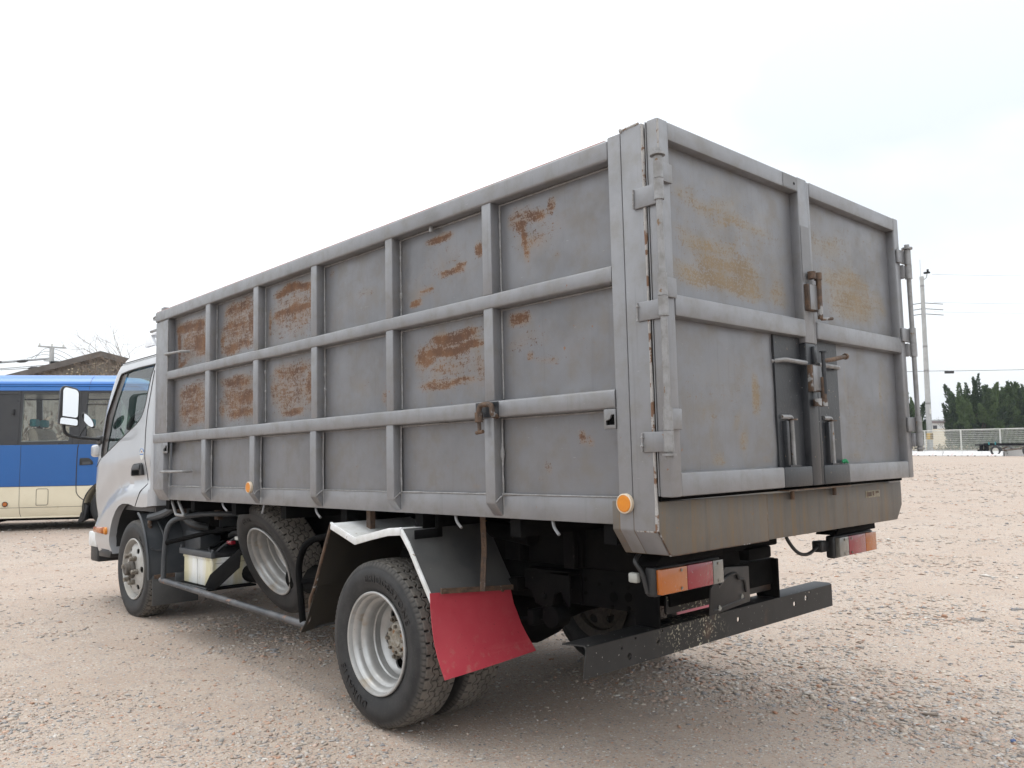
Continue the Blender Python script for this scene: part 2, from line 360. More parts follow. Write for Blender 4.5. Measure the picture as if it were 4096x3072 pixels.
M['fencew']=pm('fence_paint',(.62,.63,.61),(.54,.55,.52),1,.5)
M['barrier']=pm('white_barrier_plastic',(.74,.75,.76),(.66,.66,.66),.7,.5,spots=[((.5,.18,.16),1.6,.70,.03)])
M['bandy']=pm('yellow_band',(.60,.36,.02),None,5,.5)
def leafm():
    t=NT('juniper_foliage'); a=t.attr('tone'); n=t.noise(2.2,4,.6)
    col=t.mix(t.ramp(a,.15,.9),(.020,.046,.018),(.095,.150,.050)); col=t.mix(t.math('MULTIPLY',t.ramp(n,.4,.7),.5),col,(.040,.075,.028))
    t.set('Base Color',col).set('Roughness',.75); return t.m
M['leaf']=leafm()
M['leaf_old']=pm('juniper_leaf',(.030,.066,.024),(.062,.110,.040),1.1,.7,spots=[((.115,.160,.055),.9,.52,.14)])
M['trunk']=pm('bark',(.10,.075,.055),(.16,.125,.095),6,.9,bump=.5)
M['twig']=pm('dry_twig',(.20,.155,.115),(.13,.10,.08),3,.9)
M['corr']=pm('corrugated_wall',(.23,.205,.175),(.30,.275,.245),.9,.85,spots=[((.13,.105,.085),2.2,.55,.12)])
M['roof']=pm('old_roof_edge',(.085,.075,.067),(.14,.125,.115),1.5,.9)
M['hill']=pm('wooded_hill',(.050,.070,.055),(.075,.088,.062),.02,.95)
M['house']=pm('house_wall',(.66,.66,.65),(.55,.55,.53),.3,.8)
M['houseroof']=pm('house_roof',(.20,.13,.11),(.14,.14,.15),.3,.8)
M['drygrass']=pm('dry_grass',(.31,.255,.18),(.25,.21,.14),1.3,.95)
M['bush']=pm('dark_shrub',(.035,.055,.022),(.065,.075,.035),1.5,.85)
def ground_mat():
    t=NT('gravel_yard')
    P=t.tc.outputs['Object']
    big=t.noise(.22,4,.55); mid=t.noise(1.3,5,.6); fine=t.noise(55,4,.65)
    sand=t.mix(t.ramp(mid,.3,.7),(.372,.300,.246),(.425,.358,.300))
    sand=t.mix(t.math('MULTIPLY',t.ramp(fine,.35,.75),.55),sand,(.285,.228,.190))
    wv=t.map((1,1,1))
    def pebble(scale,k):
        c=t.voro(scale,out='Color'); d=t.voro(scale,out='Distance')
        sp=t.n('ShaderNodeSeparateColor'); t.l(c,sp.inputs[0])
        r=t.n('ShaderNodeValToRGB'); e=r.color_ramp; e.interpolation='CONSTANT'
        cols=[(0,(.34,.26,.215)),(.16,(.40,.355,.325)),(.30,(.27,.26,.255)),(.42,(.37,.225,.165)),(.54,(.47,.44,.41)),(.66,(.17,.17,.18)),(.74,(.41,.28,.225)),(.86,(.32,.30,.29)),(.95,(.54,.51,.48))]
        e.elements[0].position=0; e.elements[0].color=cols[0][1]+(1,)
        e.elements[1].position=cols[1][0]; e.elements[1].color=cols[1][1]+(1,)
        for p,cc in cols[2:]:
            x=e.elements.new(p); x.color=cc+(1,)
        t.l(sp.outputs[0],r.inputs[0])
        on=t.math('MULTIPLY',t.ramp(d,.30,.46,1.,0.),t.ramp(t.math('ADD',sp.outputs[1],t.math('MULTIPLY',t.math('SUBTRACT',mid,.5),k)),.42,.5))
        return r.outputs[0],on,d
    c1,o1,d1=pebble(58,1.6); c2,o2,d2=pebble(120,1.2)
    col=t.mix(o2,sand,c2); col=t.mix(o1,col,c1); far=t.noise(5.5,4,.7,t.map((1,1,1))); col=t.mix(t.math('MULTIPLY',t.ramp(far,.52,.72),.55),col,(.26,.228,.208)); col=t.mix(t.math('MULTIPLY',t.ramp(t.noise(9,4,.7),.58,.76),.45),col,(.36,.225,.168))
    # larger tone drift: pinker heaps of crushed brick, paler trodden sand
    col=t.mix(t.math('MULTIPLY',t.ramp(big,.50,.64),.22),col,(.38,.275,.22))
    col=t.mix(t.math('MULTIPLY',t.ramp(t.noise(.6,3,.5),.55,.7),.18),col,(.245,.215,.195))
    t.set('Base Color',col).set('Roughness',.92).set('Specular IOR Level',.2)
    h=t.math('ADD',t.math('MULTIPLY',o1,.6),t.math('MULTIPLY',o2,.3)); h=t.math('ADD',h,t.math('MULTIPLY',fine,.35))
    t.bump(h,.55,.012); return t.m
M['ground']=ground_mat()
def stone_mat():
    t=NT('gravel_stones'); c=t.attr('stone',out='Color'); n=t.noise(60,4,.6)
    t.set('Base Color',t.mix(t.math('MULTIPLY',t.ramp(n,.3,.75),.4),c,(.40,.34,.28))).set('Roughness',.88).set('Specular IOR Level',.25); t.bump(n,.25,.003); return t.m
M['stone']=stone_mat()
# ---------------------------------------------------------------- ground sheet and gravel
def gh(x,y):      # slight unevenness of the yard, flat under the tyres
    return .012*noise.noise((x*.35,y*.35,1.7))+.006*noise.noise((x*1.1,y*1.1,4.2))
def build_ground():
    k=np.linspace(-1,1,181); g=np.sinh(k*7.2)/math.sinh(7.2)*1000
    v=[];n=len(g)
    for y in g:
        for x in g:
            d=math.hypot(x,y); v.append((x+.5,y+1.5,gh(x+.5,y+1.5)*(1 if d<60 else max(0,1-(d-60)/60))))
    f=[(j*n+i,j*n+i+1,(j+1)*n+i+1,(j+1)*n+i) for j in range(n-1) for i in range(n-1)]
    mb=MB(); mb.add(v,f); o=obj('ground',mb,M['ground']); tag(o,'tan gravel yard strewn with crushed brick and stone','ground',kind='structure')
build_ground()
def build_gravel():
    ico=bmesh.new(); bmesh.ops.create_icosphere(ico,subdivisions=1,radius=1)
    bv=np.array([v.co[:] for v in ico.verts]); bf=np.array([[v.index for v in f.verts] for f in ico.faces]); ico.free()
    yaw=math.atan2(_f.x,_f.y)
    octv=np.array([(1,0,0),(-1,0,0),(0,1,0),(0,-1,0),(0,0,1),(0,0,-1)],float); octf=np.array([(0,2,4),(2,1,4),(1,3,4),(3,0,4),(2,0,5),(1,2,5),(3,1,5),(0,3,5)])
    pal=np.array([(.52,.43,.36),(.50,.47,.45),(.40,.39,.38),(.55,.36,.27),(.62,.58,.54),(.25,.25,.26),(.56,.42,.35),(.46,.39,.34),(.68,.65,.61),(.33,.33,.345),(.46,.24,.15),(.54,.47,.40),(.05,.12,.30)])
    w=np.array([.18,.12,.12,.08,.07,.06,.13,.13,.025,.07,.035,.13,.0015]); w/=w.sum()
    VV=[];FF=[];CC=[];base=0
    for n,d0,d1,bv_,bf_ in ((150000,1.25,7.0,bv,bf),(90000,7.0,55.,octv,octf)):
        nb=len(bv_)
        u=rng.random(n); d=d0*np.exp(u*math.log(d1/d0)); a=yaw+np.radians(rng.uniform(-40,40,n))
        x=CW.x+d*np.sin(a); y=CW.y+d*np.cos(a)
        pn=np.array([noise.noise((p*.8,q*.8,9.1))+.6*noise.noise((p*2.3,q*2.3,3.3)) for p,q in zip(x,y)])
        dens=np.clip(.42+pn*.85+.22*np.clip((x-.6)/1.6,-.5,1.2)*np.clip(3-y,0,1),.14,1)
        keep=rng.random(n)<dens; x,y,d,pn=x[keep],y[keep],d[keep],pn[keep]; n=len(x)
        size=(.0028+.0080*rng.random(n)**3.6)*np.clip(1+.5*pn+.25*np.clip((x-.6)/2,-.4,1),.6,1.7)*np.clip(.70+.12*d,.85,4.2)
        big=rng.random(n)<.006; size[big]*=1.8
        sx=size*rng.uniform(.9,1.8,n); sy=size*rng.uniform(.65,1.15,n); sz=size*rng.uniform(.22,.62,n)
        rz=rng.uniform(0,2*math.pi,n); tx=rng.normal(0,.25,n)
        V=np.repeat(bv_[None],n,0)*(1+rng.uniform(-.48,.32,(n,nb,1)))
        V[:,:,0]*=sx[:,None];V[:,:,1]*=sy[:,None];V[:,:,2]*=sz[:,None]
        c,s=np.cos(tx)[:,None],np.sin(tx)[:,None]; Y=V[:,:,1]*c-V[:,:,2]*s; Z=V[:,:,1]*s+V[:,:,2]*c
        c,s=np.cos(rz)[:,None],np.sin(rz)[:,None]; X=V[:,:,0]*c-Y*s; Y2=V[:,:,0]*s+Y*c
        g=np.array([gh(p,q) for p,q in zip(x,y)])
        VV.append(np.stack([X+x[:,None],Y2+y[:,None],Z+(g+sz*.2)[:,None]],-1).reshape(-1,3))
        FF.append((bf_[None]+(np.arange(n)*nb)[:,None,None]).reshape(-1,3)+base); base+=n*nb
        C=pal[rng.choice(len(pal),n,p=w)]*rng.uniform(.58,.92,(n,1))
        CC.append(np.repeat(np.concatenate([C,np.ones((n,1))],1),nb,0))
    V=np.concatenate(VV);F=np.concatenate(FF);C=np.concatenate(CC).astype(np.float32)
    me=bpy.data.meshes.new('gravel'); me.vertices.add(len(V)); me.vertices.foreach_set('co',V.astype(np.float32).ravel())
    me.loops.add(F.size); me.loops.foreach_set('vertex_index',F.astype(np.int32).ravel())
    me.polygons.add(len(F)); me.polygons.foreach_set('loop_start',np.arange(0,F.size,3,dtype=np.int32))
    me.update(calc_edges=True)
    at=me.color_attributes.new('stone','FLOAT_COLOR','POINT'); at.data.foreach_set('color',C.ravel())
    me.materials.append(M['stone'])
    o=bpy.data.objects.new('gravel',me); COL.objects.link(o); tag(o,'loose grey, white and brick-red stones lying over the yard','gravel',kind='stuff')
build_gravel()
# ---------------------------------------------------------------- the truck
TILT=.0164985
truck=empty('dump_truck',(0,-.0001,.00805),(-TILT,0,0))
tag(truck,'silver cab dump truck with tall grey rust-stained steel cargo body, parked on gravel','truck')
W=1.99
body=obj('cargo_body',MB().box(.06,W-.06,.10,4.60,1.03,1.075).box(.06,W-.06,4.56,4.60,1.075,2.36).box(W-.06,W-.052,.10,4.60,1.075,2.36),M['grey'],truck)
def grid_panel(name,P0,U,V,nu,nv,blobs,parent,mat,nrm,dent=.0025,ochre=0.,seed=0):
    P0,U,V,nrm=map(Vector,(P0,U,V,nrm)); v=[];r=[]
    for j in range(nv+1):
        for i in range(nu+1):
            a,b=i/nu,j/nv; p=P0+U*a+V*b
            e=min(1,min(a,1-a,b,1-b)*8)
            p=p+nrm*dent*e*(noise.noise((p.x*3+seed,p.y*3,p.z*3))+.5*noise.noise((p.x*9,p.y*9+seed,p.z*9)))
            v.append(p)
            q=p*5; du=.05*noise.noise((q.x+3,q.y,q.z+seed)); dv=.07*noise.noise((q.x,q.y+7,q.z+seed))
            m=0
            for (cu,cv,ru,rv,s) in blobs: m=max(m,s*math.exp(-((a+du-cu)/ru)**4-((b+dv-cv)/rv)**2))
            r.append(m*e**.5)
    f=[(j*(nu+1)+i,j*(nu+1)+i+1,(j+1)*(nu+1)+i+1,(j+1)*(nu+1)+i) for j in range(nv) for i in range(nu)]
    me=bpy.data.meshes.new(name); me.from_pydata([tuple(p) for p in v],[],f)
    me.polygons.foreach_set('use_smooth',[True]*len(f))
    at=me.attributes.new('rust','FLOAT','POINT'); at.data.foreach_set('value',r)
    me.materials.append(mat); o=bpy.data.objects.new(name,me); COL.objects.link(o); o.parent=parent; o['ochre']=float(ochre)
    return o
# columns (front edge y, rear edge y) between the ribs and rows (z)
COLS=[(4.42,3.70),(3.70,3.0),(3.0,2.315),(2.315,1.607),(1.607,.894),(.894,.20)]
ROWS=[(1.905,2.35),(1.455,1.905),(1.06,1.455)]
# usable clear part of each cell for the stain blobs is the middle of the panel
B={}
B[0,0]=[(.32,.72,.26,.10,.95),(.62,.70,.18,.14,.9),(.68,.40,.15,.20,1.),(.16,.48,.05,.34,.8),(.26,.17,.14,.05,.8)]
B[0,1]=[(.50,.77,.32,.12,.75),(.48,.53,.36,.06,.8),(.78,.5,.10,.32,.75),(.18,.34,.06,.22,.6),(.50,.22,.34,.09,.8)]
B[0,2]=[(.55,.78,.36,.075,1.),(.52,.50,.38,.06,1.),(.84,.64,.07,.22,.6),(.40,.32,.30,.12,.33),(.13,.45,.03,.2,.6)]
B[0,3]=[(.14,.78,.05,.08,.38),(.60,.45,.16,.08,.30),(.5,.62,.3,.2,.14),(.3,.3,.2,.15,.15)]
B[0,4]=[(.46,.78,.17,.055,.85),(.60,.42,.14,.04,.8),(.70,.46,.05,.03,.7),(.88,.56,.04,.07,.85),(.22,.22,.06,.04,.85),(.5,.6,.35,.22,.2),(.33,.3,.1,.04,.5)]
B[0,5]=[(.24,.70,.12,.12,.50),(.25,.64,.05,.06,.85),(.37,.69,.11,.06,.72),(.27,.48,.025,.16,.8),(.37,.50,.12,.10,.42),(.50,.76,.04,.07,.72),(.53,.30,.03,.05,.3)]
B[1,0]=[(.46,.68,.34,.14,.72),(.48,.40,.34,.10,.72),(.68,.55,.16,.22,.6),(.58,.22,.22,.08,.62)]
B[1,1]=[(.48,.74,.34,.10,.8),(.66,.50,.20,.18,.82),(.58,.26,.30,.10,.82),(.18,.36,.08,.16,.5)]
B[1,2]=[(.5,.72,.36,.12,.62),(.82,.50,.08,.26,.72),(.18,.50,.08,.2,.5),(.5,.22,.2,.05,.85),(.5,.56,.3,.1,.4)]
B[1,3]=[(.90,.50,.05,.16,.5),(.86,.26,.08,.10,.45),(.22,.70,.12,.08,.2),(.6,.4,.3,.2,.16)]
B[1,4]=[(.60,.735,.26,.06,.92),(.55,.63,.36,.055,1.),(.30,.60,.13,.12,.8),(.55,.46,.30,.12,.42),(.50,.30,.32,.05,.72),(.84,.42,.05,.18,.5)]
B[1,5]=[(.20,.78,.12,.07,.78),(.27,.60,.16,.1,.3),(.18,.54,.12,.06,.38),(.40,.40,.08,.05,.42),(.30,.44,.03,.05,.6),(.6,.5,.2,.25,.16)]
B[2,5]=[(.66,.66,.035,.09,.66),(.72,.62,.02,.06,.5),(.38,.42,.04,.06,.42),(.31,.30,.03,.03,.4)]
B[2,4]=[(.8,.2,.05,.03,.3)]; B[2,3]=[(.5,.45,.03,.03,.35)]; B[2,2]=[(.35,.75,.02,.03,.3)]; B[2,1]=[(.7,.3,.02,.03,.2)]; B[2,0]=[]
for c in (0,1,2):
    for r in (0,1): B[r,c].append((.52,.48,.38,.36,(.60,.58,.50)[c]))
B[1,4].append((.5,.5,.38,.34,.34)); B[0,5].append((.35,.55,.28,.3,.24)); B[0,4].append((.5,.5,.4,.36,.2))
k=0
for r,(za,zb) in enumerate(ROWS):
    for c,(ya,yb) in enumerate(COLS):
        k+=1; grid_panel('side_panel',(.055,ya,za),(0,yb-ya,0),(0,0,zb-za),46,30,B[r,c],body,M['panel'],(-1,0,0),.0065 if r<2 else .0035,0.,k*3.1)
G=M['grey']
obj('top_rail',MB().box(-.002,.062,.227,4.63,2.318,2.394),G,body,.010,seg=3)
obj('rail_edge',MB().box(.004,.058,.24,4.62,2.3935,2.3965),M['redpaint'],body)
def wavy_rail(name,z0,z1,x0,y0,y1,seed):
    # square tube with the small dents and waviness of a knocked-about body
    n=60; mb=MB(); v=[]
    for i in range(n+1):
        y=y0+(y1-y0)*i/n; w=.0025*noise.noise((y*2.2,seed,0)); dz=.002*noise.noise((y*1.7,seed+5,0))
        r=.009
        for (x,z) in ((x0+r,z1),(x0+.3*r,z1-.3*r),(x0,z1-r),(x0,z0+r),(x0+.3*r,z0+.3*r),(x0+r,z0),(.06,z0),(.06,z1)): v.append((x+(w if x<.03 else 0),y,z+dz))
    f=[(i*8+j,i*8+(j+1)%8,(i+1)*8+(j+1)%8,(i+1)*8+j) for i in range(n) for j in range(8)]+[tuple(range(7,-1,-1)),tuple(n*8+j for j in range(8))]
    mb.add(v,f); return obj(name,mb,G,body,ang=50)
wavy_rail('side_rail',1.873,1.934,.0,.227,4.385,1.)
wavy_rail('side_rail',1.421,1.490,-.003,.227,4.64,2.)
obj('skirt',MB().box(.044,.060,.226,4.45,1.012,1.108),G,body,.004)
RIBU=[(.866,.924),(1.578,1.637),(2.284,2.345),(2.970,3.034),(3.663,3.732)]
RIBL=[(.872,.932),(1.582,1.642),(2.294,2.358),(3.013,3.077),(3.716,3.784)]
def weld(path,name='weld_bead',r=.0045,seed=0,parent=body,mat='weld'):
    P=smooth_path(path,14) if len(path)>2 else [Vector(path[0]).lerp(Vector(path[1]),i/40) for i in range(41)]
    rs=[r*(1+.45*noise.noise((i*.55,seed,.3))+ (.9 if noise.noise((i*.23,seed,7.7))>.48 else 0)) for i in range(len(P))]
    return obj(name,MB().tube(P,rs,6),M[mat],parent,ang=80)
for i,(a,b) in enumerate(RIBU):
    obj('rib',MB().box(.002,.056,a,b,1.932,2.320),G,body,.005)
    obj('rib',MB().box(.002,.056,a,b,1.488,1.875),G,body,.005)
    weld([(.052,a-.003,1.94),(.052,a-.003,2.315)],seed=i); weld([(.052,a-.003,1.50),(.052,a-.003,1.87)],seed=i+9)
for i,(a,b) in enumerate(RIBL):
    obj('rib',MB().prism([(.001,1.424),(.001,1.074),(.046,1.018),(.046,1.424)],'y',a,b),G,body,.005)
    weld([(.047,a-.004,1.022),(.043,a-.004,1.2),(.046,a-.004,1.418)],seed=i+20)
    weld([(.004,a-.002,1.078),(.026,a-.003,1.098),(.043,a-.004,1.104)],seed=i+30,r=.0035)
weld([(.0435,.23,1.109),(.0435,4.40,1.109)],r=.0035,seed=50)
for za in (2.316,1.871,1.419): weld([(.0535,.24,za-.002),(.0535,4.38,za-.002)],r=.004,seed=za)
# front post: wide folded plate at the cab end
obj('front_post',MB().box(.006,.058,4.390,4.632,1.488,2.318),G,body,.008)
obj('front_post',MB().prism([(.002,1.424),(.002,1.085),(.05,1.005),(.058,1.005),(.058,1.424)],'y',4.445,4.638),G,body,.006)
weld([(.003,4.386,1.5),(.003,4.387,2.31)],seed=61); weld([(.045,4.441,1.01),(.045,4.441,1.41)],seed=62)
# rear corner: two upright members with cut-off feet
def foot(y0,y1,ztop,x0,name='corner_post'):
    return obj(name,MB().prism([(x0,ztop),(x0,1.0),(x0+.062,.916),(.14,.916),(.14,ztop)],'y',y0,y1),G,body,.006)
foot(.165,.226,2.402,.0); foot(.066,.162,2.408,-.003)
foot(.166,.226,2.40,.0).matrix_local=Matrix.Translation((W,0,0))@Matrix.Diagonal((-1,1,1,1))
foot(.067,.162,2.405,-.003).matrix_local=Matrix.Translation((W,0,0))@Matrix.Diagonal((-1,1,1,1))
weld([(-.001,.064,1.0),(-.002,.064,1.7),(-.001,.064,2.40)],'flaking_edge',.006,71,mat='rustedge')
weld([(-.001,.163,2.405),(-.001,.08,2.409)],'flaking_edge',.005,72,mat='rustedge')
weld([(.003,.15,1.0),(.002,.07,1.0)],'flaking_edge',.005,73,mat='rustedge')
obj('door_gap',MB().box(.012,W-.012,.056,.068,1.10,2.39),M['gap'],body)
# right-hand wall: rails and ribs (outside of view)
mbr=MB().box(W-.06,W,.227,4.63,2.318,2.394).box(W-.056,W-.002,.227,4.63,1.873,1.934).box(W-.057,W+.002,.227,4.63,1.421,1.49).box(W-.058,W-.044,.227,4.63,1.012,1.108)
obj('right_wall_rail',mbr,G,body,.006,split=True)
mbr=MB()
for a,b in RIBU: mbr.box(W-.05,W-.004,a,b,1.11,2.317)
obj('right_wall_rib',mbr,G,body,split=True)
# sill beam below the doors
sill=obj('rear_sill',MB().prism([(.002,1.099),(.002,1.0),(.066,.914),(.70,.912),(.70,1.093)],'y',.0605,.26),M['sill'],body,.004)
obj('rear_sill',MB().prism([(.702,1.092),(.702,.9135),(W-.066,.911),(W-.002,.98),(W-.002,1.094)],'y',.0665,.26),M['sill'],body,.004)
weld([(.70,.063,1.09),(.699,.063,1.0),(.70,.063,.92)],seed=80,r=.002,mat='rusty')
weld([(.003,.062,1.0),(.035,.062,.955),(.066,.062,.915)],'flaking_edge',.003,81,mat='rusty')
weld([(.066,.062,.914),(.7,.062,.9125)],'flaking_edge',.002,83,mat='rusty')
obj('rub_strip',MB().prism([(.775,1.1045),(1.31,1.1035),(1.31,1.0985),(.775,1.0995)],'y',.005,.062),M['rusty'],body)
for x in (.885,1.25): obj('locating_peg',MB().cyl((x,.053,1.062),(x,.053,1.097),.009,10),M['rusty'],body)
pl=obj('maker_plate',MB().box(1.585,1.735,.0645,.0667,1.032,1.064),M['drab'],body,.001)
obj('plate_print',MB().box(1.595,1.645,.0638,.0647,1.038,1.058).box(1.655,1.672,.0638,.0647,1.040,1.06).box(1.69,1.722,.0638,.0647,1.05,1.06),M['rusty'],body,split=True)
# side marker lamps
def marker(y,z,r):
    o=obj('marker_lamp',MB().lathe([(-.0165,.002),(-.0165,r*.78),(-.0145,r*.86)],28,(0,y,z)).lathe([(-.012,r*.84),(-.016,r*.9),(-.014,r),(0,r)],28,(0,y,z),1),[M['reflector'],M['refrim']],body); return o
marker(.193,1.091,.034); marker(3.058,1.116,.034)
# hook plates, pull handles, clamp, bolt
def hookplate(y0,y1,z0,z1):
    sx=y1-y0
    a=MB().box(-.004,.004,y0,y1,z0,z1).mesh('a',.003)
    c=MB().prism([(y0+.08*sx,z0+.2*(z1-z0)),(y0+.82*sx,z0+.2*(z1-z0)),(y0+.82*sx,z0+.42*(z1-z0)),(y0+.5*sx,z0+.5*(z1-z0)),(y0+.35*sx,z0+.72*(z1-z0)),(y0+.08*sx,z0+.72*(z1-z0))],'x',-.1,.1).mesh('c',smooth=False)
    obj('hook_plate',fin(boolean(a,c)),G,body)
    obj('hook_recess',MB().box(.005,.008,y0,y1,z0,z1),M['gap'],body)
hookplate(.226,.280,1.350,1.421); hookplate(4.36,4.443,1.344,1.421)
obj('pull_handle',MB().tube(fillet([(.02,4.37,2.052),(-.03,4.365,2.052),(-.03,4.05,2.040),(.02,4.03,2.040)],.03),.009,8),M['galv'],body)
obj('pull_handle',MB().tube(fillet([(.0,4.40,1.213),(-.035,4.398,1.213),(-.035,4.03,1.214),(.04,4.02,1.214)],.02),.009,8),M['galv'],body)
obj('bolt_stub',MB().cyl((.03,1.305,2.318),(.03,1.305,2.293),.010,10),M['galv'],body)
obj('paint_patch',MB().box(-.0052,-.0036,.835,.975,1.424,1.486),M['darkpaint'],body)
cl=obj('clamp',MB().tube(fillet([(.0,.846,1.425),(-.03,.846,1.430),(-.03,.846,1.475),(-.03,.926,1.476),(-.03,.928,1.405)],.03),.011,10),M['rusty'],body)
obj('clamp_screw',MB().cyl((-.03,.928,1.405),(-.03,.928,1.445),.017,6).cyl((-.03,.928,1.41),(-.03,.924,1.362),.008,10).cyl((-.03,.945,1.362),(-.03,.903,1.366),.008,8),M['rusty'],body)
# tarpaulin hooks along the bottom edge
for y,dy in ((3.572,-.08),(2.995,.012),(2.394,-.06),(1.198,-.047),(.606,-.038)):
    obj('rope_hook',MB().tube(smooth_path([(.075,y,1.035),(.06,y,1.012),(.055,y+dy*.3,.985),(.052,y+dy,.960)],4),.0065,6),G,body)
obj('rope_loop',MB().tube(fillet([(.10,4.51,1.03),(.09,4.50,1.0),(.085,4.41,.903),(.085,4.26,.90),(.09,4.38,1.0),(.10,4.38,1.03)],.02),.011,8),M['galv'],body)
obj('tarp_bar',MB().tube(fillet([(.05,4.60,2.40),(.05,4.80,2.385),(.05,4.80,2.37),(.05,4.60,2.355)],.02),.008,6),M['galv'],body)
obj('tarp_bracket',MB().box(.03,.07,4.54,4.60,2.394,2.43),G,body,.004)
# ---------------------------------------------------------------- rear doors
def door(x0,x1,side):
    s0,s1=(x0+.062,x1-.080) if side=='l' else (x0+.025,x1-.055)
    d=obj('rear_door',MB().box(x0,x1,.0505,.0545,1.118,2.405),M['grey'],truck)
    d['label']='left rear door of the cargo body' if side=='l' else 'right rear door of the cargo body'
    if side=='l':
        obj('stile',MB().box(x0,s0,0,.05,1.114,2.409),G,d,.007)
        obj('stile',MB().box(s1,x1,0,.05,1.703,2.409),G,d,.006)
        obj('stile',MB().box(s1,x1,.0005,.05,1.1145,1.703),M['darkpaint'],d,.006)
        a,b=s0,s1
    else:
        obj('stile',MB().box(s1,x1,0,.05,1.114,2.409),G,d,.007)
        obj('stile',MB().box(x0,s0,.004,.05,1.703,2.405),G,d,.005)
        obj('stile',MB().box(x0,s0,.0045,.05,1.1145,1.703),M['darkpaint'],d,.005)
        a,b=s0,s1
    obj('top_bar',MB().box(a-.002,b+.002,.001,.05,2.342,2.4075),G,d,.007)
    obj('mid_bar',MB().box(a-.002,b+.002,-.004,.05,1.725,1.800),G,d,.008)
    cut=.757 if side=='l' else 1.297; bc=.742 if side=='l' else 1.30
    if side=='l':
        obj('bottom_bar',MB().box(a-.002,bc,.001,.05,1.115,1.195),G,d,.007); obj('bottom_bar',MB().box(bc,b+.002,.001,.05,1.115,1.195),M['darkpaint'],d,.006)
    else:
        obj('bottom_bar',MB().box(bc,b+.002,.001,.05,1.115,1.195),G,d,.007); obj('bottom_bar',MB().box(a-.002,bc,.001,.05,1.115,1.195),M['darkpaint'],d,.006)
    up=[(.28,.70,.26,.06,.52),(.55,.62,.3,.05,.5),(.30,.42,.25,.07,.58),(.46,.30,.26,.07,.72),(.38,.17,.36,.06,.78),(.6,.2,.1,.1,.75),(.86,.22,.07,.12,.55),(.5,.5,.5,.4,.3)] if side=='l' else [(.25,.70,.22,.10,.45),(.45,.42,.3,.10,.62),(.5,.25,.3,.12,.68),(.75,.3,.2,.1,.45),(.5,.5,.5,.45,.26)]
    lo=[(.62,.52,.045,.16,.70),(.30,.18,.014,.5,.38),(.33,.05,.05,.06,.6),(.50,.2,.03,.12,.45),(.70,.05,.05,.04,.5),(.3,.5,.4,.4,.20),(.92,.6,.012,.5,.32),(.45,.35,.02,.1,.4)] if side=='l' else [(.36,.5,.012,.5,.36),(.80,.62,.02,.35,.42),(.86,.3,.014,.4,.32),(.55,.4,.3,.4,.22),(.45,.08,.1,.06,.4)]
    q=9 if side=='l' else 17
    up=[(u_,v_,ru_*1.1,rv_*1.5,s_*.85) for u_,v_,ru_,rv_,s_ in up]
    grid_panel('door_panel',(a-.004,.0405,1.795),(b-a+.008,0,0),(0,0,.55),52,34,up,d,M['panel'],(0,-1,0),.005,1.,q)
    grid_panel('door_panel',(a-.004,.0405,1.19),(b-a+.008,0,0),(0,0,.54),52,34,lo,d,M['panel'],(0,-1,0),.005,1.,q+3)
    dk=(cut,b+.003) if side=='l' else (a-.003,cut)
    obj('dark_strip',MB().box(dk[0],dk[1],.031,.046,1.193,1.727),M['darkpaint'],d)
    return d
dl=door(0,1.045,'l'); dr=door(1.047,W,'r')
weld([(.003,.002,2.40),(.0,.0,2.2),(.002,.002,2.12)],'flaking_edge',.004,90,dl,'rustedge')
for d,sx,x in ((dl,1,-.036),(dr,-1,W+.036)):
    obj('hinge_rod',MB().cyl((x,-.022,1.255),(x,-.022,2.262),.0115,12),M['galv'],d)
    obj('hinge_washer',MB().cyl((x,-.022,2.256),(x,-.022,2.265),.026,16).cyl((x,-.022,2.2648),(x,-.022,2.280),.013,8),M['galv'],d); obj('hinge_washer',MB().cyl((x,-.022,1.240),(x,-.022,1.2522),.014,8).cyl((x,-.022,1.252),(x,-.022,1.259),.024,14),M['galv'],d)
    for z0,z1,z2 in ((2.105,2.178,2.252),(1.712,1.780,1.855),(1.265,1.335,1.412)):
        obj('hinge_barrel',MB().cyl((x,-.022,z0),(x,-.022,z1-.002),.0170,14),M['galv'],d)
        obj('hinge_barrel',MB().cyl((x,-.022,z1),(x,-.022,z2),.0165,14),M['galv'],d)
        X=lambda v:v if sx>0 else W-v
        mb=MB().box(min(X(-.012),X(-.002)),max(X(-.012),X(-.002)),-.012,.108,z0,z1-.002) if sx>0 else MB().box(W+.002,W+.012,-.012,.108,z0,z1-.002)
        obj('hinge_strap',mb.box(min(X(-.036),X(-.004)),max(X(-.036),X(-.004)),-.014,-.004,z0+.004,z1-.006),G,d,.003)
        obj('hinge_leaf',MB().box(min(X(-.03),X(.058)),max(X(-.03),X(.058)),-.0125,-.0015,z1+.003,z2-.004),G,d,.003)
        weld([(X(-.013),.106,z0+.003),(X(-.013),.104,z1-.004)],r=.004,seed=z0,parent=d)
        weld([(X(-.008),-.006,z1+.004),(X(-.008),-.006,z2-.006)],r=.004,seed=z0+3,parent=d,mat='rustedge')
obj('soot_patch',MB().box(.845,.962,-.0003,.0006,2.346,2.403),M['smudge'],dl)
obj('soot_patch',MB().box(.9685,1.041,-.0013,-.0002,1.96,2.20),M['smudge'],dl)
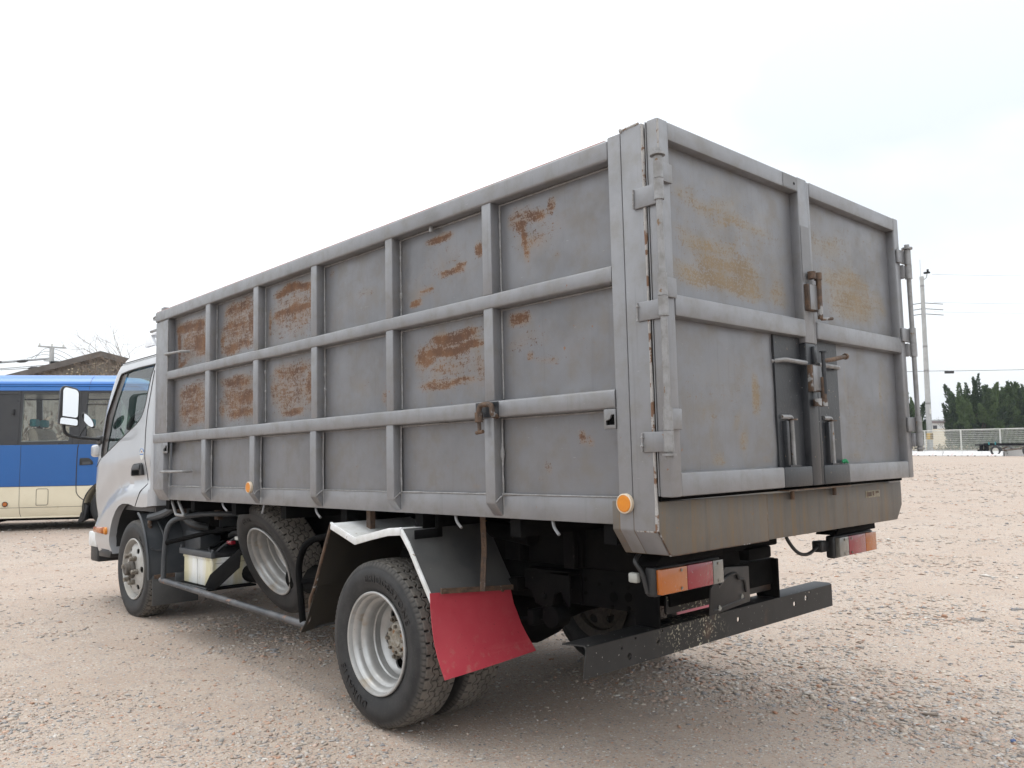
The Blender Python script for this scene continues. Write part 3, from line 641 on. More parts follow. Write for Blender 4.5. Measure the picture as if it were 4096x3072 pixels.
# latches
def latch(parent,xp,z0,z1,rod,barz,seed):
    obj('latch_plate',MB().box(xp,xp+.082,-.020,.001,z0,z1),M['rusty'],parent,.003)
    obj('latch_face',MB().box(xp+.008,xp+.078,-.0235,-.0195,z0+.004,z1-.003),M['grey'],parent,.002)
    obj('latch_barrel',MB().cyl((xp+.03,-.022,barz),(xp+.03,-.022,barz+.030),.017,12),M['rusty'],parent)
    obj('latch_barrel',MB().cyl((xp+.076,-.026,barz),(xp+.076,-.026,barz+.030),.016,12),M['rusty'],parent)
    obj('latch_bolt',MB().cyl((xp+.076,-.028,rod[0]),(xp+.076,-.028,rod[1]),.0115,10),M['rusty'],parent)
latch(dl,.972,1.838,1.950,(1.806,1.985),1.972,1)
obj('latch_crank',MB().tube([(1.048,-.028,1.812),(1.05,-.034,1.804),(1.118,-.045,1.812)],.007,8),M['rusty'],dl)
latch(dl,.962,1.500,1.610,(1.455,1.56),1.439,2)
obj('latch_pin',MB().cyl((1.038,-.036,1.49),(1.036,-.036,1.664),.0085,8).cyl((1.036,-.036,1.664),(1.036,-.036,1.668),.016,10),M['darkpaint'],dl)
obj('latch_tab',MB().box(1.006,1.032,-.012,0,1.618,1.69),M['darkpaint'],dl,.002)
obj('latch_lever',MB().tube([(1.035,-.036,1.628),(1.10,-.042,1.636),(1.205,-.050,1.655)],.0095,10).cyl((1.203,-.050,1.6545),(1.214,-.051,1.657),.014,8),M['rusty'],dl)
obj('grab_bar',MB().tube(fillet([(.758,.045,1.617),(.79,.004,1.622),(.966,.006,1.619)],.02),.0095,8),M['galv'],dl)
obj('grab_bar',MB().tube(fillet([(1.07,.004,1.618),(1.235,-.008,1.613),(1.285,.045,1.617)],.02),.0095,8),M['galv'],dr)
for p,xr,xa,xb in ((dl,.856,.795,.815),(dr,1.197,1.150,1.166)):
    obj('drop_rod',MB().tube(fillet([(xa-.012,.028,1.394),(xr,.024,1.394),(xr,.022,1.196)],.012),.0095,8),M['galv'],p)
    obj('rod_channel',MB().box(xa,xb,.012,.04,1.198,1.378),M['darkpaint'],p,.003)
    obj('rod_foot',MB().box(xa,xr+.02,.004,.04,1.195,1.201),M['darkpaint'],p)
    obj('rod_eye',MB().box(xr-.014,xr+.026,.01,.036,1.381,1.387),M['rusty'],p)
rb=MB()
for i in range(9):
    a=i*.7; rb.tube(smooth_path([(1.285,.018,1.199),(1.285+.012*math.cos(a),.016+.006*math.sin(2*a),1.207+.003*i%.012),(1.285+.022*math.cos(a),.014+.01*math.sin(a),1.199+.008*abs(math.sin(a*1.7)))],3),.0035,5)
rb=obj('ribbon',rb,M['green'],None); rb.parent=None; rb.matrix_world=truck.matrix_world if False else Matrix.Translation((0,-.0001,.00805))@Matrix.Rotation(-TILT,4,'X')
tag(rb,'crumpled scrap of green plastic ribbon caught on the rear door bottom bar','ribbon')
obj('vent_hole',MB().cyl((.935,-.0012,2.372),(.935,.0005,2.372),.006,12),M['gap'],dl)
# ---------------------------------------------------------------- wheels
TR,RR=.385,.236
def tyre_mesh(name='tyre',width=.215,TR=TR,RR=RR,detail=1):
    ns=540 if detail else 64; nc=38 if detail else 8; P=45
    side=[(.030,RR-.010),(.014,RR+.004),(.004,RR+.030),(-.003,RR+.062),(-.004,RR+.085),(.001,RR+.108),(.003,RR+.110),(.004,RR+.116),(.010,TR-.016),(.018,TR-.009)]
    w0,w1=.022,width-.022
    prof=[(x,r,-1) for x,r in side]+[(w0+(w1-w0)*i/nc,TR-.006*(2*i/nc-1)**2,i/nc) for i in range(nc+1)]+[(width-x,r,-1) for x,r in side[::-1]]
    k=len(prof); X=np.zeros((k,ns)); Rr=np.zeros((k,ns)); gr=np.zeros((k,ns)); tr=np.zeros((k,ns))
    th=np.arange(ns)/ns; ph=(th*P)%1; tri=np.abs(2*ph-1)*2-1; sq=np.clip(tri*2.2,-1,1)
    ph2=(th*P*2)%1
    for i,(x,r,wv) in enumerate(prof):
        X[i]=x; Rr[i]=r
        if wv>=0 and detail:
            tr[i]=1; g=np.zeros(ns)
            for wk,a,wd in ((.22,.035,.016),(.40,.03,.014),(.60,-.03,.014),(.78,-.035,.016)):
                g=np.maximum(g,(np.abs(wv-wk-a*sq)<wd)*1.)
            for lo,hi,off in ((.22,.40,.0),(.40,.60,.35),(.60,.78,.7)):
                if lo<wv<hi: g=np.maximum(g,((np.abs(((ph+off)%1)-.5)<.045))*1.)
            if wv<.12 or wv>.88: g=np.maximum(g,(np.abs(((ph+.2)%1)-.5)<.07)*1.)
            Rr[i]-=g*.008; gr[i]=g
        elif wv>=0: tr[i]=1
        elif detail and r>TR-.02:
            g=(np.abs(((ph2+.3)%1)-.5)<.16)*1.; Rr[i]-=g*.003; gr[i]=g*.6; tr[i]=.4
    A=2*np.pi*th
    V=np.stack([X,-Rr*np.sin(A)[None],Rr*np.cos(A)[None]],-1).reshape(-1,3)
    f=[(i*ns+j,i*ns+(j+1)%ns,(i+1)*ns+(j+1)%ns,(i+1)*ns+j) for i in range(k-1) for j in range(ns)]
    me=bpy.data.meshes.new(name); me.from_pydata(V.tolist(),[],f)
    bm=bmesh.new(); bm.from_mesh(me); bmesh.ops.recalc_face_normals(bm,faces=bm.faces); bm.to_mesh(me); bm.free()
    for nme,arr in (('groove',gr),('tread',tr)):
        a=me.attributes.new(nme,'FLOAT','POINT'); a.data.foreach_set('value',arr.ravel())
    fin(me,40); me.materials.append(M['rubber']); return me
TY=tyre_mesh(); TYS=tyre_mesh(detail=0)
def disc_with_holes(prof,nh,rh,hr,phase,asp=1.3):
    d=MB().lathe(prof,72,closed=True).mesh('d',smooth=False); cut=MB()
    for i in range(nh):
        a=2*math.pi*i/nh+phase; poly=[]
        for q in range(20):
            t=2*math.pi*q/20; er,et=hr*math.cos(t),hr*asp*math.sin(t)
            rr=rh+er; aa=a+et/rh; poly.append((-rr*math.sin(aa),rr*math.cos(aa)))
        cut.prism(poly,'x',-.3,.3)
    return fin(boolean(d,cut.mesh('c',smooth=False)),40)
DISC_R=disc_with_holes([(x+.042,r) for x,r in [(.112,.178),(.122,.172),(.133,.155),(.136,.13),(.133,.10),(.131,.03),(.139,.03),(.141,.10),(.144,.13),(.141,.157),(.130,.178)]],6,.134,.025,.35)
DISC_F=disc_with_holes([(.052,.205),(.034,.196),(.020,.178),(.012,.150),(.004,.128),(.002,.110),(.002,.03),(.010,.03),(.010,.110),(.012,.128),(.020,.150),(.028,.178),(.044,.20),(.058,.205)],6,.160,.020,.30)
RIM_R=fin(MB().lathe([(.012,RR+.003),(.004,RR+.003),(.001,RR-.001),(.003,RR-.009),(.012,RR-.012),(.022,RR-.014),(.026,RR-.020),(.034,RR-.027),(.050,RR-.029),(.060,RR-.031),(.066,RR-.041),(.076,RR-.049),(.100,RR-.051),(.118,RR-.052),(.124,RR-.057),(.165,RR-.058),(.20,RR-.05),(.21,RR+.0)],72).mesh('rim'))
RIM_F=fin(MB().lathe([(.012,RR+.003),(.004,RR+.003),(.001,RR-.001),(.003,RR-.009),(.016,RR-.014),(.036,RR-.018),(.050,RR-.026),(.056,RR-.031),(.060,RR-.04)],72).mesh('rim'))
for m_,k_ in ((DISC_R,'rim'),(DISC_F,'rimf'),(RIM_R,'rim'),(RIM_F,'rimf')): m_.materials.append(M[k_])
HUB_R=MB().lathe([(.187,.085),(.142,.083),(.127,.075),(.124,.04),(.117,.036),(.114,.01)],36).mesh('hub'); HUB_R.materials.append(M['hub'])
HUB_F=MB().lathe([(.02,.075),(-.012,.072),(-.022,.062),(-.026,.05),(-.055,.045),(-.060,.038),(-.058,.015),(-.052,.01)],30).mesh('hub'); HUB_F.materials.append(M['hubdark'])
NUT_R=MB().cyl((.174,0,.100),(.147,0,.100),.017,6).cyl((.149,0,.100),(.134,0,.100),.009,8).mesh('n'); NUT_R.materials.append(M['nut'])
NUT_F=MB().cyl((.004,0,.107),(-.022,0,.107),.021,8).cyl((-.02,0,.107),(-.046,0,.107),.0175,6).mesh('n',.002); NUT_F.materials.append(M['nut'])
BOLT=MB().cyl((.126,0,.060),(.112,0,.060),.008,6).mesh('b'); BOLT.materials.append(M['nut'])
def ring_text(s,r,a0,h,parent,spread=1.0,x=-.0058):
    cu=bpy.data.curves.new('txt','FONT'); cu.body=s; cu.size=h*1.38; cu.space_character=spread; cu.extrude=.0
    o=bpy.data.objects.new('tmp_t',cu); COL.objects.link(o)
    dg=bpy.context.evaluated_depsgraph_get(); me=bpy.data.meshes.new_from_object(o.evaluated_get(dg)); bpy.data.objects.remove(o)
    bm=bmesh.new(); bm.from_mesh(me)
    bmesh.ops.subdivide_edges(bm,edges=[e for e in bm.edges if e.calc_length()>.02],cuts=2)
    for v in bm.verts:
        a=a0+v.co.x/r; rr=r+v.co.y
        v.co=Vector((x+.055*max(0,rr-.32)**1.0*.5,-rr*math.sin(-a)*-1 if False else -rr*math.sin(a),rr*math.cos(a)))
    ex=bmesh.ops.extrude_face_region(bm,geom=bm.faces[:]); bmesh.ops.translate(bm,verts=[q for q in ex['geom'] if isinstance(q,bmesh.types.BMVert)],vec=(.004,0,0))
    bmesh.ops.recalc_face_normals(bm,faces=bm.faces); bm.to_mesh(me); bm.free()
    me.materials.append(M['letter']); o=bpy.data.objects.new('sidewall_lettering',me); COL.objects.link(o); o.parent=parent; return o
def wheel(name,kind,loc,rot=(0,0,0),detail=True,flip=False):
    rim=RIM_F if kind=='front' else RIM_R
    w_=obj(name,rim,None,truck); w_.location=loc; w_.rotation_euler=rot
    if flip: w_.scale=(-1,1,1)
    obj('tyre',TY if detail else TYS,None,w_)
    obj('disc',DISC_F if kind=='front' else DISC_R,None,w_)
    if kind=='spare': return w_
    obj('hub',HUB_F if kind=='front' else HUB_R,None,w_)
    for i in range(6):
        n_=obj('lug_nut',NUT_F if kind=='front' else NUT_R,None,w_); n_.rotation_euler=(2*math.pi*i/6+.45,0,0)
    if kind!='front' and detail:
        for i in range(8):
            n_=obj('hub_bolt',BOLT,None,w_); n_.rotation_euler=(2*math.pi*i/8,0,0)
    return w_
RZ=.404
wr=wheel('wheel','rear',(-.03,1.708,RZ)); wr['label']='outer rear wheel with a silver dished rim'
ring_text('BRIDGESTONE',.283,R(-14),.036,wr,1.28); ring_text('DURAVIS',.283,R(192),.038,wr,1.3)
wi=wheel('wheel','rear',(.235,1.708,RZ),(.07,0,0))
w2=wheel('wheel','rear',(W+.03,1.708,RZ),(0,0,0),True,True); w3=wheel('wheel','rear',(W-.235,1.708,RZ),(.05,0,0),True,True)
for o_ in (w3,wi):      # inner rims take the dark hub material
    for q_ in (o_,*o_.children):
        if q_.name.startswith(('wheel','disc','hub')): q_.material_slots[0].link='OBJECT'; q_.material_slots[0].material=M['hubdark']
wf=wheel('wheel','front',(.095,5.315,.445),(.2,0,0)); wf['label']='front wheel with a convex grey rim and protruding lug nuts'
ring_text('DURAVIS',.288,R(18),.026,wf,1.1)
wheel('wheel','front',(W-.095,5.315,.445),(0,0,0),True,True)
sp=wheel('spare_wheel','spare',(.285,3.40,.622),(0,R(-22),0)); sp['label']='spare wheel slung at a slant under the body'
ring_text('TEL EX',.290,R(-28),.028,sp,1.15)
# ---------------------------------------------------------------- chassis
ch=obj('chassis_frame',MB().box(.515,.575,.52,6.1,.60,.765),M['frame'],truck,.006); obj('frame_rail',MB().box(W-.575,W-.515,.62,6.1,.60,.765),M['frame'],ch,.006)
obj('sub_frame',MB().box(.50,.58,.42,4.6,.768,.935).box(W-.58,W-.50,.70,4.6,.768,.935),M['frame'],ch,.004,split=True)
for y in (.45,1.2,2.3,3.3,4.2): obj('cross_member',MB().box(.575,W-.575,y,y+.08,.63,.75),M['frame'],ch,.004)
for y in (.30,.80,1.45,2.1,2.75,3.4,4.05,4.5): obj('floor_beam',MB().box(.07,W-.07,y,y+.06,.937,1.029),M['frame'],ch)
obj('axle',MB().lathe([(.26,.05),(.55,.055),(.72,.075),(.85,.14),(.995,.165),(1.14,.14),(1.27,.075),(1.44,.055),(1.73,.05)],24,(0,1.708,RZ)).cyl((.15,5.315,.43),(1.84,5.315,.43),.04,12),M['frame'],ch,split=True)
obj('propeller_shaft',MB().cyl((W/2,1.75,.45),(W/2,4.6,.58),.04,14),M['frame'],ch)
for s in (0,1):
    xx=.47 if s==0 else W-.47
    for i in range(4):
        obj('spring_leaf',MB().tube(smooth_path([(xx,1.0+.12*i,.535-.013*i),(xx,1.4+.05*i,.478-.013*i),(xx,1.708,.462-.013*i),(xx,2.05-.05*i,.478-.013*i),(xx,2.45-.12*i,.54-.013*i)],5),.012,4),M['frame'],ch)
    obj('spring_clip',MB().box(xx-.05,xx+.05,1.10,1.14,.495,.565),M['frame'],ch,.006)
    sg=-1 if s==0 else 1
    hp=[(.875,.752),(1.155,.735),(1.155,.665),(1.11,.65),(1.09,.60),(1.03,.585),(.985,.60),(.965,.65),(.93,.665),(.885,.60),(.875,.62)]
    obj('spring_hanger',MB().prism(hp,'x',xx-.045,xx-.030).prism(hp,'x',xx+.03,xx+.045).box(xx-.045,xx+.045,.875,1.155,.735,.752),M['frame'],ch,.003)
    obj('spring_shackle',MB().cyl((xx-.055,1.03,.635),(xx+.055,1.03,.635),.016,10).box(xx-.035,xx+.035,.99,1.055,.52,.66).cyl((xx-.04,1.0,.545),(xx+.04,1.0,.545),.05,16),M['frame'],ch,.004)
    obj('helper_bracket',MB().prism([(1.2,.70),(1.38,.68),(1.38,.64),(1.2,.64)],'x',xx-.05,xx+.05),M['frame'],ch,.006)
for (y,z,r) in ((.86,.715,.010),(.86,.655,.010),(.78,.70,.008),(.71,.71,.008),(.71,.61,.010),(.62,.70,.009),(.62,.615,.010),(.62,.66,.020),(.70,.652,.022)):
    obj('frame_hole',MB().cyl((.513,y,z),(.5155,y,z),r,14),M['gap'],ch)
obj('lift_cylinder',MB().cyl((.45,1.70,.945),(.45,1.42,.915),.035,16),M['yellow'],ch)
obj('lift_cylinder',MB().cyl((.45,1.43,.916),(.45,1.12,.885),.038,16).cyl((.45,2.1,.985),(.45,1.68,.943),.026,12),M['frame'],ch,split=True)
obj('cylinder_mark',MB().box(.4135,.4145,1.46,1.465,.905,.935).box(.4135,.4145,1.475,1.48,.905,.935).box(.4135,.4145,1.452,1.49,.926,.930),M['print'],ch)
obj('frame_bracket',MB().box(.44,.515,1.20,1.30,.78,.90).box(.47,.5,.84,.90,.77,.96).box(.42,.45,.84,.90,.77,.96),M['frame'],ch,.003,split=True)
# rear bumper with its legs
def bumper():
    prof=[(.440,.450),(.440,.560),(.452,.567),(.535,.567),(.535,.562),(.455,.561),(.446,.553),(.446,.450)]
    v=[];x0,x1=.045,1.955;n=len(prof)
    vv=[(x0-(.02 if z<.5 else 0)+(0 if y<.5 else -.03),y,z) for y,z in prof]+[(x1,y,z) for y,z in prof]
    mb=MB().add(vv,[tuple(range(n-1,-1,-1)),tuple(range(n,2*n))]+[(i,(i+1)%n,n+(i+1)%n,n+i) for i in range(n)])
    cut=MB()
    for x,z,r in ((.245,.525,.006),(.29,.487,.013),(.47,.517,.013),(1.06,.512,.012),(1.565,.512,.013),(1.68,.525,.014),(1.72,.548,.008),(.33,.549,.006),(.50,.55,.006)): cut.cyl((x,.40,z),(x,.48,z),r,16)
    return obj('rear_bumper',fin(boolean(mb.mesh('b',smooth=False),cut.mesh('c',smooth=False))),M['bumper'],truck)
bp=bumper(); bp['label']='black channel bumper bar with holes and paint splashes'
for x0 in (.455,1.385):
    lw=.115 if x0<1 else .045
    obj('bumper_leg',MB().box(x0,x0+.012,.42,.54,.566,.75).box(x0+.012,x0+lw,.53,.542,.566,.75).box(x0,x0+lw,.44,.54,.5675,.574),M['frame'],bp,.003)
    for z in (.60,.665,.72): obj('leg_bolt',MB().cyl((x0+lw*.55,.531,z),(x0+lw*.55,.515,z),.012,6),M['fender'],bp)
obj('cross_brace',MB().box(.56,1.44,.46,.475,.60,.675),M['bumper'],bp,.006)
# number-plate bracket
pb=obj('plate_bracket',MB().add([(.59,.262,.722),(.645,.31,.600),(.955,.31,.620),(.885,.268,.780),(.70,.262,.795),(.59,.27,.722),(.645,.318,.600),(.955,.318,.620),(.885,.276,.780),(.70,.27,.795)],[(0,1,2,3,4),(9,8,7,6,5),(0,5,6,1),(1,6,7,2),(2,7,8,3),(3,8,9,4),(4,9,5,0)]),M['plastic'],truck,.004)
obj('bracket_rib',MB().tube(smooth_path([(.66,.268,.73),(.70,.264,.752),(.78,.266,.762),(.81,.272,.735),(.86,.28,.725),(.895,.295,.67)],4),.006,6),M['plastic'],pb)
obj('bracket_rib',MB().tube([(.665,.305,.622),(.90,.305,.640)],.004,6),M['plastic'],pb)
for x,z in ((.70,.628),(.868,.655)): obj('bracket_hole',MB().lathe([(0,.011),(.001,.001)],12).mesh('h'),M['white'],pb).location=(x,.3,z)
obj('bracket_arm',MB().prism([(.68,.79),(.86,.79),(.84,.90),(.70,.90)],'y',.29,.31),M['frame'],pb,.004)
obj('lamp_bracket',MB().box(.70,1.15,.28,.30,.845,.905).box(.88,1.06,.26,.36,.80,.85),M['frame'],pb,.008)
obj('hinge_pivot',MB().cyl((.60,.47,.812),(1.275,.47,.812),.036,16),M['plastic'],ch,.006)
mf=obj('silencer',MB().box(1.16,1.378,.50,1.0,.592,.742),M['plastic'],truck,.025,seg=4)
obj('silencer_strap',MB().box(1.20,1.215,.493,.60,.588,.748),M['frame'],mf,.003)
# tail lamps
def tail(x0,x1,order):
    t=obj('tail_lamp',MB().prism([(x0-.012,.758),(x1+.012,.758),(x1+.012,.862),(x0-.012,.862)],'y',.172,.215),M['plastic'],truck,.010,seg=3)
    a=x0; 
    for nme,frac,mt in order:
        b=a+(x1-x0)*frac; obj(nme,MB().box(a+.0008,b-.0008,.150,.176,.766,.854),M[mt],t,.004); a=b
    for x in (x0+.30*(x1-x0),x0+.90*(x1-x0) if order[0][2]=='amber' else x0+.12*(x1-x0)):
        for z in (.778,.842): obj('lens_screw',MB().cyl((x,.151,z),(x,.147,z),.0055,8),M['nut'],t)
    obj('lamp_hood',MB().prism([(x0-.02,.866),(x1+.02,.866),(x1+.012,.905),(x0+.03,.905)],'y',.16,.26),M['frame'],t,.005)
    obj('lamp_hanger',MB().box((x0+x1)/2-.05,(x0+x1)/2+.05,.215,.23,.80,.93),M['frame'],t)
    return t
tl=tail(.125,.515,[('amber_lens',.40,'amber'),('red_lens',.42,'redlens'),('clear_lens',.18,'clear')])
t2=tail(1.475,1.865,[('clear_lens',.24,'clear'),('red_lens',.46,'redlens'),('amber_lens',.30,'amber')])
tl['label']='left tail lamp'; t2['label']='right tail lamp'
obj('lamp_socket',MB().box(.088,.112,.23,.27,.805,.84),M['offwhite'],tl,.006)
obj('wire_lead',MB().tube(smooth_path([(.12,.24,.905),(.09,.235,.88),(.10,.215,.84),(.115,.205,.77)],5),.009,8),M['plastic'],tl)
obj('lamp_socket',MB().box(1.40,1.47,.20,.25,.79,.84),M['plastic'],t2,.006)
obj('wire_lead',MB().tube(smooth_path([(1.20,.28,.93),(1.22,.27,.86),(1.27,.25,.80),(1.33,.23,.79),(1.42,.22,.825)],6),.008,8),M['plastic'],t2)
# ---------------------------------------------------------------- rear mudguards
def sheet(prof,x0,x1,nx,th,fx=None):
    # curved sheet: prof (y,z) swept in x, with thickness
    n=len(prof); v=[]
    for k in range(nx+1):
        x=x0+(x1-x0)*k/nx
        for i,(y,z) in enumerate(prof):
            p=(x,y,z) if fx is None else fx(x,y,z,i,k/nx); v.append(p)
    o=len(v); nr=[]
    for k in range(nx+1):
        for i in range(n):
            a=Vector(v[k*n+max(i-1,0)]); b=Vector(v[k*n+min(i+1,n-1)]); t=b-a; nn=Vector((0,-t.z,t.y)).normalized(); nr.append(nn)
    v+= [tuple(Vector(p)+q*th) for p,q in zip(v,nr)]
    f=[]
    for k in range(nx):
        for i in range(n-1):
            a=k*n+i; f.append((a,a+1,a+n+1,a+n)); f.append((o+a,o+a+n,o+a+n+1,o+a+1))
    for k in range(nx): f.append((k*n,k*n+n,o+k*n+n,o+k*n)); f.append((k*n+n-1,o+k*n+n-1,o+k*n+2*n-1,k*n+2*n-1))
    for i in range(n-1): f.append((i,o+i,o+i+1,i+1)); a=nx*n+i; f.append((a,a+1,o+a+1,o+a))
    return MB().add(v,f)
def mudguard(mir):
    g=[(2.215,.625),(2.13,.80),(2.06,.945),(1.95,.915),(1.84,.888),(1.70,.915),(1.56,.940),(1.455,.945)]
    rear=[(1.455,.945),(1.40,.90),(1.33,.79),(1.27,.70),(1.228,.655)]
    mg=obj('mudguard',sheet(g,-.045,.44,8,.004),M['guardback'],truck,ang=25)
    top=obj('guard_top',sheet([(y,z+.0045) for y,z in g[2:]],-.044,.439,8,.002),M['trim'],mg,ang=25)
    obj('guard_panel',sheet([(y,z+.001) for y,z in rear],-.040,.44,8,.006),M['guard'],mg,ang=60)
    # white folded edging
    tp=[(2.062,.950),(1.95,.918),(1.838,.885),(1.70,.915),(1.56,.942),(1.455,.950)]
    mb=MB(); wd=.030
    for pp in (tp,[(1.462,.952),(1.40,.885),(1.33,.785),(1.235,.655)]):
        v=[];n=len(pp)
        for y,z in pp: v+=[(-.052,y,z+.004),(-.052,y+ (0 if pp is tp else .0),z-wd),(-.040,y,z+.006),(-.046,y,z-wd)]
        f=[]
        for i in range(n-1):
            a=i*4; f+=[(a,a+4,a+5,a+1),(a+2,a+6,a+4,a),(a+3,a+1,a+5,a+7),(a+2,a+3,a+7,a+6)]
        f+=[(0,1,3,2),(4*n-4,4*n-2,4*n-1,4*n-3)]; mb.add(v,f)
    obj('edge_trim',mb,M['trim'],mg,.002,ang=25)
    obj('clip_plate',MB().box(-.03,.115,1.375,1.385,.905,.945).box(.09,.125,1.375,1.387,.905,1.02),M['frame'],mg,.003)
    # red flap, curling back towards its lower edge
    def fx(x,y,z,i,k): z=z+.012*sstep(.6,.34,z)+.040*k*sstep(.6,.34,z); return (x+.20*(.69-z)*(k-.15)-.005,y-.02*math.sin(k*3.1)*(.69-z),z-.035*(k)*(1 if z>.6 else .3))
    fp=[(1.225,.690),(1.218,.62),(1.207,.55),(1.190,.48),(1.166,.42),(1.135,.365),(1.118,.338)]
    fl=obj('mud_flap',sheet(fp,-.062,.405,10,.0035,fx),M['flap'],mg,ang=60); fl['label']='plain red rubber mud flap'
    obj('flap_strip',MB().add([(-.02,1.214,.683),(.40,1.214,.650),(.40,1.214,.672),(-.02,1.214,.706),(-.02,1.205,.683),(.40,1.205,.650),(.40,1.205,.672),(-.02,1.205,.706)],[(0,1,2,3),(7,6,5,4),(0,4,5,1),(1,5,6,2),(2,6,7,3),(3,7,4,0)]),M['rusty'],mg)
    obj('hanger_strap',MB().tube([(.228,1.215,1.03),(.222,1.20,.85),(.205,1.198,.668)],.0165,4),M['rusty'],mg)
    for x,z in ((.12,.68),(.33,.655),(.0,.692)): obj('flap_screw',MB().cyl((x,1.206,z),(x,1.199,z),.007,8),M['rusty'],mg)
    obj('front_hanger',MB().box(.10,.13,1.93,1.965,.90,1.03),M['rusty'],mg)
    # forward splash flap
    def fx2(x,y,z,i,k): return (x,y+.03*math.sin(k*5)*(.65-z),z+.04*k*(1 if z<.5 else .2))
    obj('splash_flap',sheet([(2.21,.64),(2.27,.55),(2.33,.44),(2.40,.36)],-.03,.42,8,.005,fx2),M['guardback'],mg,ang=60)
    obj('flap_wire',MB().tube(smooth_path([(-.047,2.06,.945),(-.05,2.13,.80),(-.05,2.215,.63),(-.03,2.30,.54),(-.01,2.34,.44),(-.015,2.42,.372)],5),.008,6),M['rusty'],mg)
    obj('splash_cord',MB().tube([(.02,2.42,.372),(.2,2.32,.40),(.40,2.2,.47)],.006,6),M['plastic'],mg)
    if mir: mg.matrix_local=Matrix.Translation((W,0,0))@Matrix.Diagonal((-1,1,1,1))
    return mg
mudguard(False); mudguard(True)
# ---------------------------------------------------------------- side guard, battery
sg=obj('side_guard',MB().tube([(.05,4.585,.430),(.05,3.5,.403),(.05,2.462,.377)],.020,14),M['frame'],truck)
sg.data.materials.clear(); sg.data.materials.append(pm('worn_tube',(.035,.039,.046),(.10,.10,.105),9,.45,.15,spots=[((.20,.10,.06),14,.6,.08),((.30,.29,.28),30,.66,.05)]))
obj('guard_hoop',MB().tube(fillet([(.05,4.545,.43),(.05,4.52,.70),(.06,4.48,.86),(.20,4.30,.905),(.50,3.95,.895)],.14,8),.018,12),M['fender'],sg)
obj('guard_hoop',MB().tube([(.055,4.50,.70),(.22,4.15,.78),(.50,3.62,.86)],.017,10),M['frame'],sg)
obj('guard_hoop',MB().tube(fillet([(.05,2.52,.378),(.05,2.575,.70),(.06,2.50,.83),(.18,2.36,.86),(.50,2.30,.86)],.14,8),.018,12),M['frame'],sg)
obj('guard_brace',MB().tube([(.05,2.56,.60),(.20,2.42,.62),(.50,2.30,.64)],.016,10),M['frame'],sg)
bt=obj('battery_tray',MB().box(.13,.46,3.80,4.36,.418,.430).prism([(3.79,.42),(3.42,.60),(3.40,.70),(3.42,.72),(3.86,.52),(3.94,.44),(3.94,.42)],'x',.155,.162),M['frame'],truck,.003)
bt.location=(-.04,.03,0)
obj('tray_lip',MB().box(.125,.135,3.86,4.40,.412,.432).box(.13,.26,4.39,4.40,.43,.49),M['fender'],bt,.002)
def batt(y0,y1,x0,x1):
    b_=obj('battery',MB().box(x0,x1,y0,y1,.432,.615),M['battery'],bt,.008)
    obj('battery_rim',MB().box(x0-.005,x1,y0-.004,y1+.004,.607,.624),M['battery'],bt,.004); return b_
batt(4.115,4.34,.17,.50); batt(3.86,4.105,.17,.50)
obj('battery_rib',MB().box(.168,.174,3.862,3.87,.44,.60).box(.168,.174,3.88,3.886,.44,.60).box(.172,.178,3.853,3.86,.44,.60),M['battery'],bt,split=True)
obj('battery_lid',MB().box(.17,.50,3.86,4.34,.624,.650),M['plastic'],bt,.008)
obj('hold_down',MB().box(.150,.180,3.83,4.38,.628,.668).cyl((.165,4.37,.66),(.165,4.37,.69),.010,8).cyl((.165,3.84,.66),(.165,3.84,.685),.010,8),M['fender'],bt,.005)
def flat_text(s,h,mat,parent,M4,name='printed_lettering'):
    cu=bpy.data.curves.new('txt','FONT'); cu.body=s; cu.size=h*1.38; cu.offset=.0012; cu.extrude=.0006
    o=bpy.data.objects.new('tmp_t',cu); COL.objects.link(o); dg=bpy.context.evaluated_depsgraph_get(); me=bpy.data.meshes.new_from_object(o.evaluated_get(dg)); bpy.data.objects.remove(o)
    me.materials.append(mat); o=bpy.data.objects.new(name,me); COL.objects.link(o); o.parent=parent; o.matrix_local=M4; return o
# rear end face of the battery reads SUP...
flat_text('SUPER',.030,M['print'],bt,Matrix(((1,0,0,.225),(0,0,1,3.8585),(0,1,0,.545),(0,0,0,1)))@Matrix.Diagonal((1,1,1,1)))
obj('print_line',MB().box(.19,.48,3.8575,3.8595,.587,.589),M['print'],bt)
obj('battery_cable',MB().tube(smooth_path([(.26,4.0,.65),(.30,3.95,.70),(.36,3.85,.76),(.42,3.7,.80)],5),.010,8),M['plastic'],bt)
obj('cable_clamp',MB().box(.30,.335,3.86,3.93,.705,.73),M['redlens'],bt,.004)
obj('cable_clamp',MB().box(.325,.36,3.80,3.86,.735,.76),M['white'],bt,.004)
obj('cable',MB().tube(smooth_path([(.20,3.95,.655),(.25,4.1,.675),(.33,4.2,.665),(.42,4.25,.70)],5),.008,8),M['plastic'],bt)
